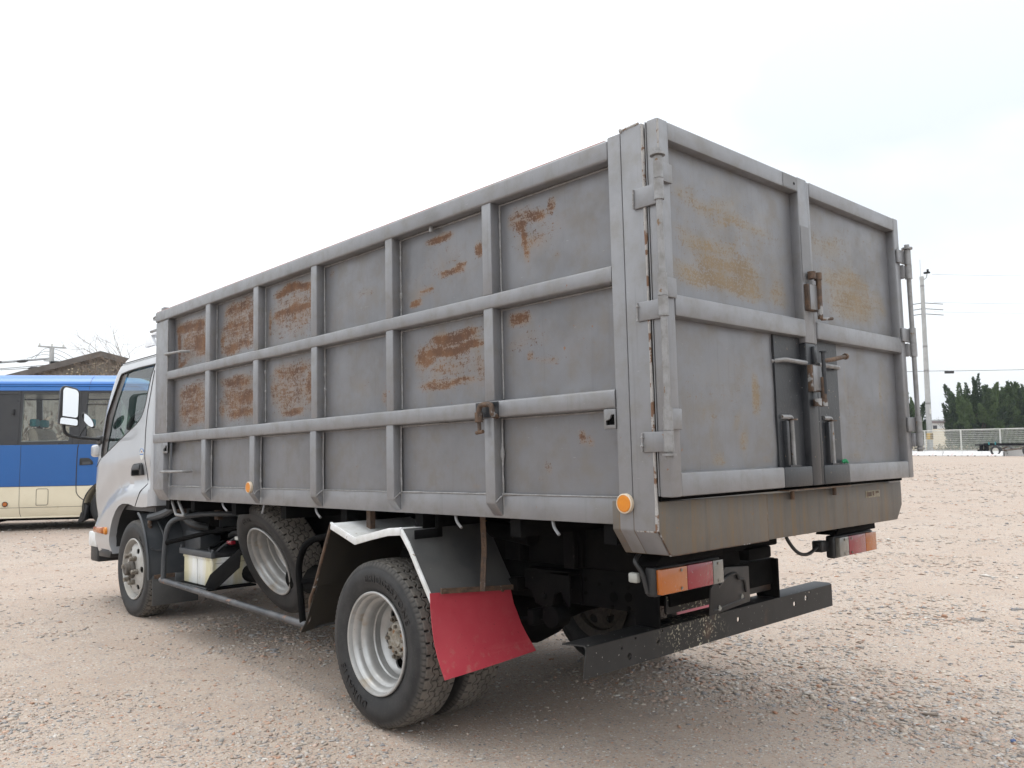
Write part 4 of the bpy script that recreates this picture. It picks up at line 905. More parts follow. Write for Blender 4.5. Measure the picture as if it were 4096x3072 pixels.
# engine bay clutter between cab and spare wheel, with added light-blocking boxes
en=obj('engine_block',MB().box(.62,1.36,4.35,5.5,.55,.98).box(.50,.66,4.5,4.75,.70,.92),M['frame'],truck,.01)
obj('air_cleaner',MB().cyl((.42,4.45,.80),(.42,4.85,.82),.075,18),M['frame'],en)
obj('exhaust_pipe',MB().cyl((.40,3.7,.50),(.40,4.5,.50),.06,16),M['frame'],en)
obj('side_light_block',MB().box(1.47,1.88,2.7,4.3,.42,.90),M['frame'],en,.04)  # unseen box added on the far side to block light
obj('mid_light_block',MB().box(.74,1.25,3.3,4.4,.45,.85),M['frame'],en,.05)  # dark box added between the rails to stop light leaking through
obj('air_tank',MB().cyl((.42,2.75,.53),(.42,3.25,.53),.09,20),M['frame'],en)
obj('hose',MB().tube(smooth_path([(.30,4.75,.95),(.26,4.68,.86),(.30,4.55,.80),(.45,4.45,.78)],6),.028,10),M['plastic'],en)
obj('hose',MB().tube(smooth_path([(.35,4.55,.62),(.27,4.50,.55),(.30,4.42,.48),(.45,4.35,.46)],6),.014,8),M['plastic'],en)
obj('hose',MB().tube(smooth_path([(.40,4.2,.74),(.36,4.0,.77),(.40,3.75,.74),(.50,3.6,.70)],6),.02,8),M['plastic'],en)
obj('relay_box',MB().box(.30,.46,4.50,4.78,.60,.76),M['fender'],en,.01)
obj('cooler_fins',MB().box(.36,.50,4.30,4.46,.80,.90),M['fender'],en,.004)
for i in range(7): obj('fin',MB().box(.352,.358,4.305+i*.022,4.313+i*.022,.80,.90),M['frame'],en)
obj('bracket_plate',MB().box(.22,.25,4.63,4.75,.90,1.0).box(.3,.34,4.2,4.26,.86,1.0),M['rusty'],en,.004,split=True)
obj('lever',MB().tube(smooth_path([(.20,4.60,1.02),(.18,4.68,.95),(.16,4.80,.90),(.13,4.98,.865),(.12,5.03,.86)],5),[.03]*20+[.022],8),M['fender'],en)
obj('lever_grip',MB().cyl((.12,5.02,.862),(.12,5.02,.765),.017,10),M['rusty'],en)
obj('wire_hook',MB().tube(smooth_path([(.15,5.06,.96),(.145,5.09,.90),(.14,5.06,.87),(.14,5.0,.89),(.145,4.96,.96)],5),.006,6),M['plastic'],en)
# ---------------------------------------------------------------- cab
# z : side x, front y, back y, corner radius
CT=[(.50,.115,6.34,4.90,.22),(.62,.085,6.40,4.89,.24),(.90,.080,6.43,4.885,.25),(1.15,.080,6.43,4.885,.25),(1.30,.080,6.405,4.885,.25),(1.45,.088,6.36,4.885,.25),(1.75,.104,6.25,4.885,.24),(1.90,.112,6.15,4.887,.23),(2.05,.122,6.03,4.89,.22),(2.115,.136,5.97,4.90,.21),(2.135,.150,5.945,4.91,.21)]
RT=[(2.125,.146,5.95,4.90,.22),(2.16,.160,5.93,4.90,.25),(2.21,.20,5.88,4.92,.30),(2.255,.27,5.80,4.98,.32),(2.285,.38,5.68,5.08,.30),(2.30,.55,5.52,5.22,.25),(2.303,.80,5.40,5.30,.12)]
CRE=[(4.8,1.139),(5.011,1.139),(5.404,1.12),(5.662,1.074),(5.914,.979),(6.158,.827),(6.5,.60)]
def crease_z(y):
    return lerp_tab(CRE,y)[0]
def bulge(y,z):
    s=crease_z(y)-z          # >0 below the crease
    if s<0: return .024*sstep(-.22,0,s)
    return .024*(1-sstep(0,.075,s))-.012*sstep(0,.09,s)
def outline(tab,z,inset=0.,nsd=44,nc=9,nf=12,det=True):
    xl,yf,yb,r=lerp_tab(tab,z); xl+=inset; yf-=inset; yb+=inset; r=max(.02,r-inset*.5); rb=.05
    xr=W-xl; P=[]
    ys=[yb+rb+(yf-r-yb-rb)*i/nsd for i in range(nsd+1)]
    P+= [(xl+rb-rb*math.cos(a),yb+rb-rb*math.sin(a)) for a in [math.pi/2*(1-i/5) for i in range(5)]]
    P+= [(xl+(bulge(y,z) if det else 0),y) for y in ys]
    b0=bulge(ys[-1],z) if det else 0
    P+= [(xl+r-r*math.cos(a)+b0*(1-i/nc),yf-r+r*math.sin(a)) for i,a in [(i,math.pi/2*i/nc) for i in range(1,nc+1)]]
    P+= [(xl+r+(xr-r-xl-r)*i/nf,yf+.035*math.sin(math.pi*i/nf)) for i in range(1,nf)]
    Q=[(W-x,y) for x,y in P[:5+nsd+1+nc]][::-1]
    return P+Q
def loft(tab,zs,inset=0.,det=True):
    mb=MB(); v=[]; n=None
    for z in zs:
        o=outline(tab,z,inset,det=det); n=len(o); v+=[(x,y,z) for x,y in o]
    k=len(zs); f=[(i*n+j,i*n+(j+1)%n,(i+1)*n+(j+1)%n,(i+1)*n+j) for i in range(k-1) for j in range(n)]
    f+=[tuple(range(n-1,-1,-1)),tuple((k-1)*n+j for j in range(n))]
    return mb.add(v,f)
zs=[.53+(2.13-.53)*i/44 for i in range(45)]
outer=loft(CT,zs).mesh('o',smooth=False); inner=loft(CT,[.60+(2.09-.60)*i/20 for i in range(21)],.045,False).mesh('i',smooth=False)
ARCH=[(4.0,.30),(4.0,.955),(4.90,.952),(4.99,.940),(5.20,.938),(5.27,.948),(5.36,.958),(5.49,.956),(5.58,.935),(5.66,.890),(5.733,.825),(5.785,.75),(5.82,.67),(5.82,.60),(5.79,.535),(5.78,.30)]
def rfill(poly,r,n=4): return [(p.x,p.y) for p in fillet([Vector((a,b,0)) for a,b in poly]+[Vector((poly[0][0],poly[0][1],0))],r,n)][:-1]
WIN=[(4.96,2.050),(5.30,2.054),(5.552,2.050),(5.742,2.038),(5.90,1.852),(6.024,1.702),(6.105,1.40),(6.095,1.330),(5.709,1.457),(5.40,1.555),(5.275,1.595),(5.19,1.635),(5.144,1.68),(5.10,1.755),(5.078,1.82),(5.02,1.96)]
WINP=rfill(WIN,.025)
shell=boolean(outer,inner)
shell=boolean(shell,MB().prism(ARCH,'x',-.3,W+.3).mesh('c',smooth=False))
shell=boolean(shell,MB().prism(WINP,'x',-.3,W+.3).mesh('c',smooth=False))
WSP=[(.26,1.36),(W-.26,1.36),(W-.20,2.04),(.20,2.04)]
shell=boolean(shell,MB().prism(WSP,'y',5.6,6.9).mesh('c',smooth=False))
cab=obj('cab',fin(shell,28),M['cab'],truck); cab['label']='silver driver cab'
# high roof cap
roof=loft(RT,[2.125,2.14,2.155,2.17,2.19,2.21,2.23,2.25,2.265,2.28,2.29,2.298,2.303],0,False)
obj('roof_cap',roof,M['cabwhite'],cab,ang=60)
seamroof=[(x-.003 if x<W/2 else x+.003,y,2.118+.010*(y<6)) for x,y in outline(CT,2.118,det=False)]
obj('roof_seam',MB().tube(seamroof+[seamroof[0]],.004,6),M['seam'],cab)
# glazing cut from the same skin, a little inboard
def sx(y,z): return lerp_tab(CT,z)[0]+bulge(y,z)
def skin_poly(poly,dx,mat,name,parent,side=0,n=10):
    # fan surface following the cab side
    bm=bmesh.new(); vs=[bm.verts.new((0,y,z)) for y,z in poly]; bm.faces.new(vs)
    bmesh.ops.triangulate(bm,faces=bm.faces[:]); bmesh.ops.subdivide_edges(bm,edges=bm.edges[:],cuts=3,use_grid_fill=True)
    for v in bm.verts:
        x=lerp_tab(CT,v.co.z)[0]+dx
        yb=lerp_tab(CT,v.co.z); ex=max(0,v.co.y-(yb[1]-yb[3])); rr=yb[3]
        if ex>0: x+=rr-math.sqrt(max(0,rr*rr-ex*ex))
        v.co.x=x if side==0 else W-x
    me=bpy.data.meshes.new(name); bm.to_mesh(me); bm.free(); fin(me,60); me.materials.append(mat)
    o=bpy.data.objects.new(name,me); COL.objects.link(o); o.parent=parent; return o
skin_poly(WINP,.018,M['glass'],'side_window',cab); skin_poly(WINP,.018,M['glass'],'side_window',cab,1)
# dark quarter frame and rubber at the front of the window
FR=[(5.742,2.040),(5.90,1.854),(6.024,1.704),(6.108,1.40),(6.098,1.328),(6.00,1.362),(5.985,1.45),(5.90,1.68),(5.80,1.82),(5.62,2.03)]
skin_poly(FR,.012,M['brown'],'window_frame',cab)
def edge_tube(poly,dx,r,name,mat,closed=True,n=6):
    P=[]
    q=poly+[poly[0]] if closed else poly
    for a,b in zip(q[:-1],q[1:]):
        for i in range(4):
            t=i/4; y=a[0]+(b[0]-a[0])*t; z=a[1]+(b[1]-a[1])*t
            tb=lerp_tab(CT,z); ex=max(0,y-(tb[1]-tb[3])); x=tb[0]+bulge(y,z)+(tb[3]-math.sqrt(max(0,tb[3]**2-ex*ex)) if ex>0 else 0)+dx
            P.append((x,y,z))
    y,z=q[-1]; tb=lerp_tab(CT,z); P.append((tb[0]+bulge(y,z)+dx,y,z) if not closed else P[0])
    return obj(name,MB().tube(P,r,n),mat,cab)
edge_tube(WINP,.004,.007,'window_rubber',M['plastic'])
DS=[(4.96,2.00),(4.995,1.861),(5.051,1.675),(5.061,1.523),(5.042,1.312),(5.025,1.154),(5.012,1.118),(5.05,1.085),(5.095,1.059),(5.15,1.0),(5.20,.941)]
edge_tube(DS,-.0005,.0035,'door_seam',M['seam'],False)
edge_tube([(6.10,1.33),(6.16,1.29),(6.22,1.26)],-.0005,.003,'door_seam',M['seam'],False)
# wind screen
gm=MB().prism([(.24,1.35),(W-.24,1.35),(W-.19,2.05),(.19,2.05)],'y',0,.01)
gm.v=[(x,y+lerp_tab(CT,z)[1]+.035*math.sin(math.pi*(x-.3)/(W-.6))-.02,z) for x,y,z in gm.v]
obj('windscreen',gm,M['glass'],cab)
# handle, sticker, lamps
obj('door_handle',MB().prism(rfill([(5.092,1.186),(5.334,1.176),(5.322,1.24),(5.285,1.274),(5.10,1.284)],.03),'x',.074,.10),M['plastic'],cab,.004)
obj('handle_flap',MB().prism(rfill([(5.125,1.232),(5.305,1.228),(5.275,1.264),(5.118,1.272)],.015),'x',.066,.08),M['fender'],cab,.004)
obj('handle_cup',MB().prism(rfill([(5.145,1.188),(5.30,1.184),(5.305,1.224),(5.14,1.226)],.015),'x',.0725,.075),M['gap'],cab)
def oval(yc,zc,a,b,n=24): return [(yc+a*math.cos(2*math.pi*i/n),zc+b*math.sin(2*math.pi*i/n)) for i in range(n)]
XS=lambda z: lerp_tab(CT,z)[0]
obj('sticker',MB().prism(oval(5.112,1.352,.040,.046),'x',XS(1.35)-.001,XS(1.35)+.03),M['white'],cab)
obj('sticker_band',MB().prism([(5.073,1.345),(5.151,1.345),(5.151,1.353),(5.073,1.353)],'x',XS(1.35)-.002,XS(1.35)),M['busblue2'],cab)
obj('sticker_mark',MB().box(XS(1.35)-.002,XS(1.35),5.10,5.124,1.362,1.374),M['redlens'],cab)
obj('sticker_ring',MB().tube([(XS(1.35)-.0008,y,z) for y,z in oval(5.112,1.366,.036,.028,20)[:11]],.0025,5),M['busblue2'],cab)
obj('turn_signal',MB().prism([(5.935,.690),(6.165,.694),(6.172,.745),(5.94,.748)],'x',.045,.14),M['amber'],cab,.014,seg=3)
obj('side_reflector',MB().lathe([(.050,.01),(.055,.028),(.066,.032),(.075,.032)],20,(0,5.893,.718)),M['reflector'],cab)
obj('headlamp',MB().box(.19,.42,6.30,6.452,.76,1.0),M['clear'],cab,.03,seg=4)
obj('front_bumper',MB().prism([(.10,6.20),(.10,6.40),(.28,6.50),(W-.28,6.50),(W-.10,6.40),(W-.10,6.20)],'z',.43,.66),M['plastic'],cab,.02,seg=3)
obj('bumper_trim',MB().prism([(.085,6.20),(.085,6.41),(.27,6.515),(W-.27,6.515),(W-.085,6.41),(W-.085,6.20),(W-.11,6.2),(W-.11,6.38),(W-.28,6.49),(.28,6.49),(.11,6.38),(.11,6.2)],'z',.56,.69),M['trim'],cab,.012)
obj('step',MB().prism([(5.83,.495),(6.12,.49),(6.12,.535),(6.05,.552),(5.80,.552)],'x',.085,.40),M['plastic'],cab,.008)
obj('step_tread',MB().box(.083,.30,5.86,6.06,.5525,.558),M['fender'],cab,.003)
# wheel housing
hs=[(5.80+.02,.56),(5.80,.74),(5.72,.86),(5.58,.935),(5.40,.955),(5.2,.93)]
obj('wheel_housing',sheet(hs,.13,.60,4,.004),M['plastic'],cab,ang=60)
obj('housing_wall',MB().box(.55,.56,4.95,5.9,.45,1.0),M['frame'],cab)
fg=obj('front_mudguard',sheet([(5.14,.885),(5.06,.84),(4.97,.735),(4.912,.60),(4.89,.50),(4.885,.405)],.072,.36,6,.012),M['fender'],cab,.0,ang=60)
obj('mudguard_lip',MB().tube(smooth_path([(.074,5.14,.89),(.070,5.06,.845),(.068,4.97,.737),(.068,4.912,.60),(.068,4.89,.50),(.070,4.885,.40)],4),.011,8),M['fender'],cab)
obj('mudguard_ridge',MB().tube(smooth_path([(.09,4.90,.64),(.11,4.897,.62),(.16,4.895,.615),(.19,4.90,.64),(.195,4.94,.73),(.185,5.02,.82)],5),.008,8),M['fender'],cab)
obj('mudguard_side',MB().prism([(4.70,.42),(4.885,.405),(4.912,.60),(4.97,.735),(5.06,.84),(4.74,.86)],'x',.355,.365),M['fender'],cab,.004)
obj('front_flap',MB().box(.088,.44,4.86,4.868,.205,.43),M['guard'],cab,.003)
obj('flap_clamp',MB().box(.10,.40,4.855,4.875,.405,.435),M['rusty'],cab,.003)
# door mirrors
mi=obj('wing_mirror',MB().prism(rfill([(-.250,1.63),(-.095,1.60),(-.088,1.90),(-.110,1.935),(-.215,1.962),(-.238,1.93)],.035,6),'y',6.10,6.21),M['plastic'],cab,.02,seg=4)
obj('mirror_face',MB().prism(rfill([(-.222,1.698),(-.106,1.680),(-.102,1.895),(-.118,1.922),(-.205,1.944),(-.220,1.92)],.025,5),'y',6.094,6.10),M['mirror'],cab)
obj('mirror_face',MB().prism(rfill([(-.240,1.632),(-.106,1.612),(-.106,1.668),(-.236,1.686)],.02,5),'y',6.094,6.10),M['mirror'],cab)
obj('mirror_arm',MB().tube(fillet([(-.205,6.16,1.65),(-.20,6.16,1.545),(-.10,6.16,1.515),(.12,6.16,1.495)],.06,8),.014,10),M['plastic'],cab)
obj('mirror_base',MB().box(.075,.15,6.10,6.24,1.455,1.53),M['plastic'],cab,.015)
obj('mirror_base',MB().box(.055,.14,6.16,6.32,1.345,1.455),M['cab'],cab,.03,seg=4)
rm=MB().lathe([(-.006,.01),(-.006,.050),(.004,.056),(.02,.045),(.03,.012)],28); RML=(-.012,6.16,1.665); ro=obj('round_mirror',rm,M['plastic'],cab); ro.location=RML; ro.rotation_euler=(R(-35),R(0),R(62)); ro.scale=(1,.55,1.45)
rf=obj('round_mirror_face',MB().lathe([(-.0075,.001),(-.0075,.048)],28),M['mirror'],cab); rf.matrix_local=ro.matrix_basis.copy() if False else Matrix.LocRotScale(Vector(RML),ro.rotation_euler,Vector((1,.55,1.45)))
obj('round_mirror_arm',MB().tube([(-.03,6.16,1.61),(-.06,6.16,1.565),(-.085,6.16,1.52)],.008,8),M['plastic'],cab)
MR=Matrix.Translation((-.17,6.15,1.78))@Matrix.Rotation(R(-9),4,'Z')@Matrix.Rotation(R(0.),4,'X')@Matrix.Translation((.17,-6.15,-1.78))
for o_ in cab.children:
    if o_.name.startswith(('wing_mirror','mirror_face')): o_.matrix_local=MR
# aerial box on the roof
obj('roof_fin',MB().prism([(5.60,2.29),(5.80,2.29),(5.74,2.40),(5.70,2.405)],'x',.33,.37),M['cabwhite'],cab,.004)
obj('roof_rack',MB().box(.34,1.65,5.50,5.742,2.382,2.40).box(.34,1.65,5.74,5.75,2.375,2.412),M['cabwhite'],cab,.003)
obj('roof_bar',MB().tube([(.30,5.56,2.395),(.30,5.1,2.395)],.013,8),M['galv'],cab)
# interior: dash, wheel, seats, rear wall trim
obj('dashboard',MB().box(.16,W-.16,5.78,6.22,1.0,1.33),M['interior'],cab,.04,seg=3)
obj('cab_floor',MB().box(.14,W-.14,4.95,6.3,.90,.96),M['interior'],cab)
for x in (.28,1.25):
    obj('seat',MB().box(x,x+.48,5.0,5.5,1.02,1.18).box(x+.02,x+.46,4.96,5.10,1.18,1.68),M['seat'],cab,.05,seg=3)
    obj('headrest',MB().box(x+.12,x+.36,4.98,5.08,1.70,1.86),M['seat'],cab,.04,seg=3)
st=[(1.49+.20*math.cos(a),5.60+.17*math.sin(a)*.5,1.40+.17*math.sin(a)*.85) for a in [2*math.pi*i/28 for i in range(29)]]
obj('steering_wheel',MB().tube(st,.014,8).tube([(1.29,5.6,1.4),(1.49,5.63,1.37),(1.69,5.6,1.4)],.012,6).tube([(1.49,5.63,1.37),(1.49,5.85,1.2)],.03,8),M['interior'],cab)
obj('grab_rail',MB().tube(fillet([(.22,5.93,1.42),(.24,5.90,1.60),(.26,5.78,1.70),(.26,5.55,1.72)],.07,6),.022,10),M['interior'],cab)
# ---------------------------------------------------------------- minibus
BP=Vector((1.467,13.901,0)); BAZ=123.0
bus=empty('minibus',BP,(0,0,R(90-BAZ)))       # local +x = forward, local -y = side facing the camera... see below
tag(bus,'blue and cream minibus parked behind the truck cab','bus')
# local frame: x forward, y to the left (away from camera), z up; near side is y=0
def bus_section(z):   # tumblehome: inward offset of the side at height z
    return lerp_tab([(.21,.06),(.30,.025),(.45,.0),(.9,.0),(1.40,.012),(2.34,.10),(2.42,.115),(2.50,.17),(2.57,.27),(2.62,.42),(2.645,.62),(2.65,.9)],z)[0]
BW=2.03
def bus_loft(z0,z1,n,x0,x1,dy=0.,front=.25):
    zs=[z0+(z1-z0)*i/n for i in range(n+1)]; v=[]; K=0
    for z in zs:
        o=bus_section(z)+dy; yn,yf=o,BW-o
        ff=lerp_tab([(.2,0),(1.2,0),(1.45,.06),(2.3,.55),(2.5,.75),(2.65,1.1)],z)[0]
        r=.28; P=[(x0,yn)]
        P+=[(x0+(x1-ff-r-x0)*i/20,yn) for i in range(1,21)]
        P+=[(x1-ff-r+r*math.sin(a),yn+r-r*math.cos(a)) for a in [math.pi/2*i/8 for i in range(1,9)]]
        P+=[(x1-ff-r+r*math.sin(a),yf-r+r*math.cos(a)) for a in [math.pi/2*(8-i)/8 for i in range(0,9)]]
        P+=[(x0,yf)]
        K=len(P); v+=[(x,y,z) for x,y in P]
    f=[(i*K+j,i*K+(j+1)%K,(i+1)*K+(j+1)%K,(i+1)*K+j) for i in range(n) for j in range(K)]
    f+=[tuple(range(K-1,-1,-1)),tuple(n*K+j for j in range(K))]
    return MB().add(v,f)
X0,X1=-4.6,2.35
BA=[(1.17+.475*math.cos(a),.37+.475*math.sin(a)) for a in [math.pi*i/24 for i in range(25)]]; BA=BA+[(.695,-.2),(1.645,-.2)]
BA2=[(x-4.0,z) for x,z in BA]
cutA=MB().prism(BA,'y',-.5,.45).prism(BA,'y',BW-.45,BW+.5).prism(BA2,'y',-.5,.45).prism(BA2,'y',BW-.45,BW+.5)
def bpart(name,mb,mat,parent=bus,**k): return obj(name,mb,mat,parent,**k)
lowb=boolean(bus_loft(.215,.735,10,X0,X1).mesh('a',smooth=False),cutA.mesh('c',smooth=False)); bl=bpart('lower_body',fin(lowb,30),M['cream'])
midb=boolean(bus_loft(.7365,1.425,10,X0,X1).mesh('a',smooth=False),cutA.mesh('c',smooth=False))
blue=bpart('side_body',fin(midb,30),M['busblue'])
obj('belt_line',MB().box(X0+.02,.80,-.003,.003,.732,.739),M['seam'],blue)
# window band: hollow, with pillar frame
band=bus_loft(1.4265,2.335,8,X0,X1).mesh('a',smooth=False)
inn=bus_loft(1.38,2.30,8,X0+.06,X1-.05,.05).mesh('i',smooth=False)
band=boolean(band,inn)
wins=[(-4.4,-3.55),(-3.45,-2.6),(-2.5,-1.65),(-1.55,-.75)]
cut=MB()
for a,b in wins+[(-.30,.445)]: cut.prism(rfill([(a,1.478),(b,1.488),(b,2.287),(a,2.287)],.03),'y',-.4,.4)
cut.prism(rfill([(.70,1.50),(1.55,1.50),(1.30,2.10),(.70,2.10)],.03),'y',-.4,.4); cut.prism(rfill([(.70,2.115),(1.28,2.115),(1.20,2.295),(.70,2.295)],.02),'y',-.4,.4)
for a,b in ((-4.4,-2.6),(-2.5,-.75),(-.65,.6),(.75,1.35)): cut.prism([(a,1.50),(b,1.50),(b,2.28),(a,2.28)],'y',BW-.4,BW+.4)
wsc=MB().prism([(.25,1.40),(BW-.25,1.40),(BW-.25,2.25),(.25,2.25)],'x',1.2,3)
band=boolean(boolean(band,cut.mesh('c',smooth=False)),wsc.mesh('c',smooth=False))
bandp=bpart('window_band',fin(band,30),M['busblack'])
def bglass(a,b,z0,z1,mat,far=False,name='window_pane'):
    mb=MB(); n=6; v=[]
    for i in range(n+1):
        z=z0+(z1-z0)*i/n; y=bus_section(z)+.025; y=BW-y if far else y; v+=[(a,y,z),(b,y,z)]
    mb.add(v,[(2*i,2*i+1,2*i+3,2*i+2) for i in range(n)]); return obj(name,mb,mat,bandp)
for a,b in wins: bglass(a-.01,b+.01,1.47,2.29,M['busdark'])
bglass(-.31,.455,1.47,2.29,M['busglass']); bglass(.69,1.56,1.49,2.30,M['busglass'])
for a,b in ((-4.4,-2.6),(-2.5,-.75),(-.65,.6),(.75,1.35)): bglass(a,b,1.49,2.29,M['busglass'],True)
for (pts) in ([(-.30,1.478),(.445,1.488),(.445,2.287),(-.30,2.287)],):
    q=rfill(pts,.03); obj('window_seal',MB().tube([(x,bus_section(z)+.012,z) for x,z in q+[q[0]]],.011,6),M['grub'],bandp)
for x in (-.345,.495,.60): obj('pillar_seam',MB().tube([(x,bus_section(z)-.001,z) for z in (1.43,1.7,2.0,2.33)],.005,5),M['seam'],bandp)
obj('quarter_bar',MB().tube([(.68,.075,2.107),(1.30,.075,2.107)],.010,6),M['busblack'],bandp)
obj('window_latch',MB().box(-.45,-.425,.02,.06,1.93,2.02),M['plastic'],bandp,.005)
obj('window_slider',MB().tube([(-1.5,.09,2.275),(-.40,.09,2.275)],.006,5),M['seam'],bandp)
# roof
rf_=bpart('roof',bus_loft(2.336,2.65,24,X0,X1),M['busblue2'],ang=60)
obj('gutter',MB().tube([(X0,.096,2.342),(1.9,.096,2.342)],.010,6),M['busblue'],rf_)
obj('roof_ridge',MB().tube([(X0,.106,2.425),(1.85,.106,2.425)],.012,8),M['busblue2'],rf_)
obj('roof_groove',MB().tube([(X0,.121,2.452),(1.8,.121,2.452)],.010,6),M['busblue'],rf_)
obj('roof_joint',MB().tube([(.72,bus_section(z)-.001,z) for z in (2.36,2.42,2.46,2.50,2.54,2.57,2.60)],.004,5),M['seam'],rf_)
def blet(pts,r=.004,name='panel_seam',m='seam',parent=blue):
    return obj(name,MB().tube([(x,bus_section(z)-.001,z) for x,z in pts],r,5),M[m],parent)
blet([(.60,1.42),(.588,1.37),(.582,1.2),(.580,.9),(.580,.74),(.585,.64),(.605,.585),(.65,.535),(.708,.493)],.007,'door_seam')
blet([(-.292,1.42),(-.292,.9),(-.29,.45),(-.285,.30),(-.27,.23)],.003)
blet([(X0,.376),(.70,.392)],.003,parent=bl)
hq=rfill([(-.031,.425),(.152,.425),(.152,.694),(-.031,.694)],.035,5); blet(hq+[hq[0]],.004,'filler_flap',parent=bl)
obj('sill_trim',MB().tube([(X0,.052,.222),(.70,.052,.222)],.012,6),M['cream'],bl)
obj('door_handle',MB().prism(rfill([(.625,1.075),(.838,1.085),(.835,1.13),(.79,1.185),(.745,1.198),(.625,1.196)],.025),'y',-.006,.02),M['plastic'],blue,.004)
obj('handle_cup',MB().prism(rfill([(.67,1.085),(.81,1.092),(.79,1.135),(.672,1.135)],.012),'y',-.009,-.005),M['fender'],blue)
obj('side_lamp',MB().lathe([(-.018,.001),(-.016,.03),(-.006,.036)],20).mesh('l'),M['amber'],bl).matrix_local=Matrix.Translation((-.502,0,.45))@Matrix.Rotation(R(90),4,'Z')
obj('side_lamp_ring',MB().lathe([(-.010,.036),(-.010,.044),(0,.044)],20).mesh('l'),M['plastic'],bl).matrix_local=Matrix.Translation((-.502,0,.45))@Matrix.Rotation(R(90),4,'Z')
obj('arch_edge',MB().tube([(1.17+.478*math.cos(a),-.002,.37+.478*math.sin(a)) for a in [math.pi*i/30 for i in range(3,31)]]+[(.692,.01,.24)],.010,6),M['plastic'],bl)
obj('mud_flap',MB().prism([(.60,.10),(.72,.16),(.76,.40),(.70,.44),(.66,.3)],'y',.03,.30),M['plastic'],bl,.006)
obj('underbody',MB().box(X0+.2,X1-.3,.25,BW-.25,.16,.34).box(-.9,-.6,.1,.5,.15,.24).box(-.2,.15,.15,.5,.18,.24),M['frame'],bus,.01,split=True)
obj('bus_floor',MB().box(X0+.1,X1-.3,.06,BW-.06,.74,.78),M['interior'],bus)
for x in (1.17,1.17-4.0):
    for yy,sc in ((.05,1),(BW-.05,-1)):
        w_=obj('wheel',RIM_F,None,bus); w_.matrix_local=Matrix.Translation((x,yy,.375))@Matrix.Rotation(R(90),4,'Z')@Matrix.Diagonal((sc,1,1,1))
        obj('tyre',TYS,None,w_); obj('disc',DISC_F,None,w_)
def bseat(x,y,mt,ht):
    s_=obj('seat',MB().prism([(x-.16,.9),(x+.28,.9),(x+.28,1.2),(x-.02,1.22),(x-.10,1.62),(x-.15,1.70),(x-.20,1.72),(x-.26,1.66)],'y',y,y+.46),M[mt],bus,.05,seg=3)
    obj('headrest',MB().box(x-.28,x-.18,y+.12,y+.34,1.74,1.87),M[ht],s_,.03,seg=3)
bseat(-.02,.22,'busseat','teal'); bseat(-.05,.75,'busseat','teal'); bseat(.88,.25,'busseat','teal'); bseat(-1.0,.22,'busseat','teal'); bseat(-1.0,1.3,'busseat','teal'); bseat(-2.0,.22,'busseat','teal'); bseat(-2.0,1.3,'busseat','teal')
obj('dashboard',MB().box(1.35,1.9,.15,BW-.15,1.0,1.40),M['interior'],bus,.05,seg=3)
bus.location=BP; bus.rotation_euler=(0,0,math.atan2(-.54463904,.83867057))
# ---------------------------------------------------------------- things behind the bus
def wpt(u,v,depth):      # world position of a picture point at a given distance, used to set sizes once
    fx=29.167/36*4096; r=_r*((u-2048)/fx)+_u*(-(v-1536)/fx)+_f
    return CW+r*depth
def barn():
    ap=Vector((12.19,46.11,6.65)); ax=Vector((.80,-.60,0)).normalized(); back=Vector((ax.y*-1,ax.x,0))
    if back.dot(ap-CW)<0: back=-back
    b=empty('barn',(ap.x,ap.y,0),(0,0,math.atan2(ax.y,ax.x)))
    tag(b,'old corrugated barn with gable roof overgrown by bare vines, behind the bus','building')
    H=6.55; sl=.27; hw=5.2
    # corrugated sheets of the gable end, each a part
    n=13; x=-hw
    wd=2*hw/n
    for i in range(n):
        v=[];m=12
        for k in range(m+1):
            xx=-hw+wd*i+wd*k/m; z=H-sl*abs(xx)-.02; y=.035*math.cos(2*math.pi*xx/.20); v+=[(xx,y,0),(xx,y,z)]
        mb=MB().add(v,[(2*k,2*k+2,2*k+3,2*k+1) for k in range(m)]); obj('wall_sheet',mb,M['corr'],b,ang=80)
    for s in (-1,1):
        rp=MB().add([(0,-.5,H+.05),(s*(hw+.5),-.5,H+.05-sl*(hw+.5)),(s*(hw+.5),12,H+.05-sl*(hw+.5)),(0,12,H+.05),(0,-.5,H+.13),(s*(hw+.5),-.5,H+.13-sl*(hw+.5)),(s*(hw+.5),12,H+.13-sl*(hw+.5)),(0,12,H+.13)],[(0,1,2,3),(7,6,5,4),(0,4,5,1),(1,5,6,2),(2,6,7,3)])
        obj('roof_slope',rp,M['roof'],b)
        obj('barge_board',MB().add([(0,-.54,H-.18),(s*(hw+.5),-.54,H-.18-sl*(hw+.5)),(s*(hw+.5),-.54,H+.14-sl*(hw+.5)),(0,-.54,H+.14),(0,-.50,H-.18),(s*(hw+.5),-.50,H-.18-sl*(hw+.5)),(s*(hw+.5),-.50,H+.14-sl*(hw+.5)),(0,-.50,H+.14)],[(0,1,2,3),(7,6,5,4),(0,4,5,1),(1,5,6,2),(2,6,7,3),(3,7,4,0)]),M['roof'],b)
        obj('side_wall',MB().box(min(s*hw,s*hw-.1*s),max(s*hw,s*hw-.1*s),.06,11.5,0,H-sl*hw-.03),M['corr'],b)
    return b
barn()
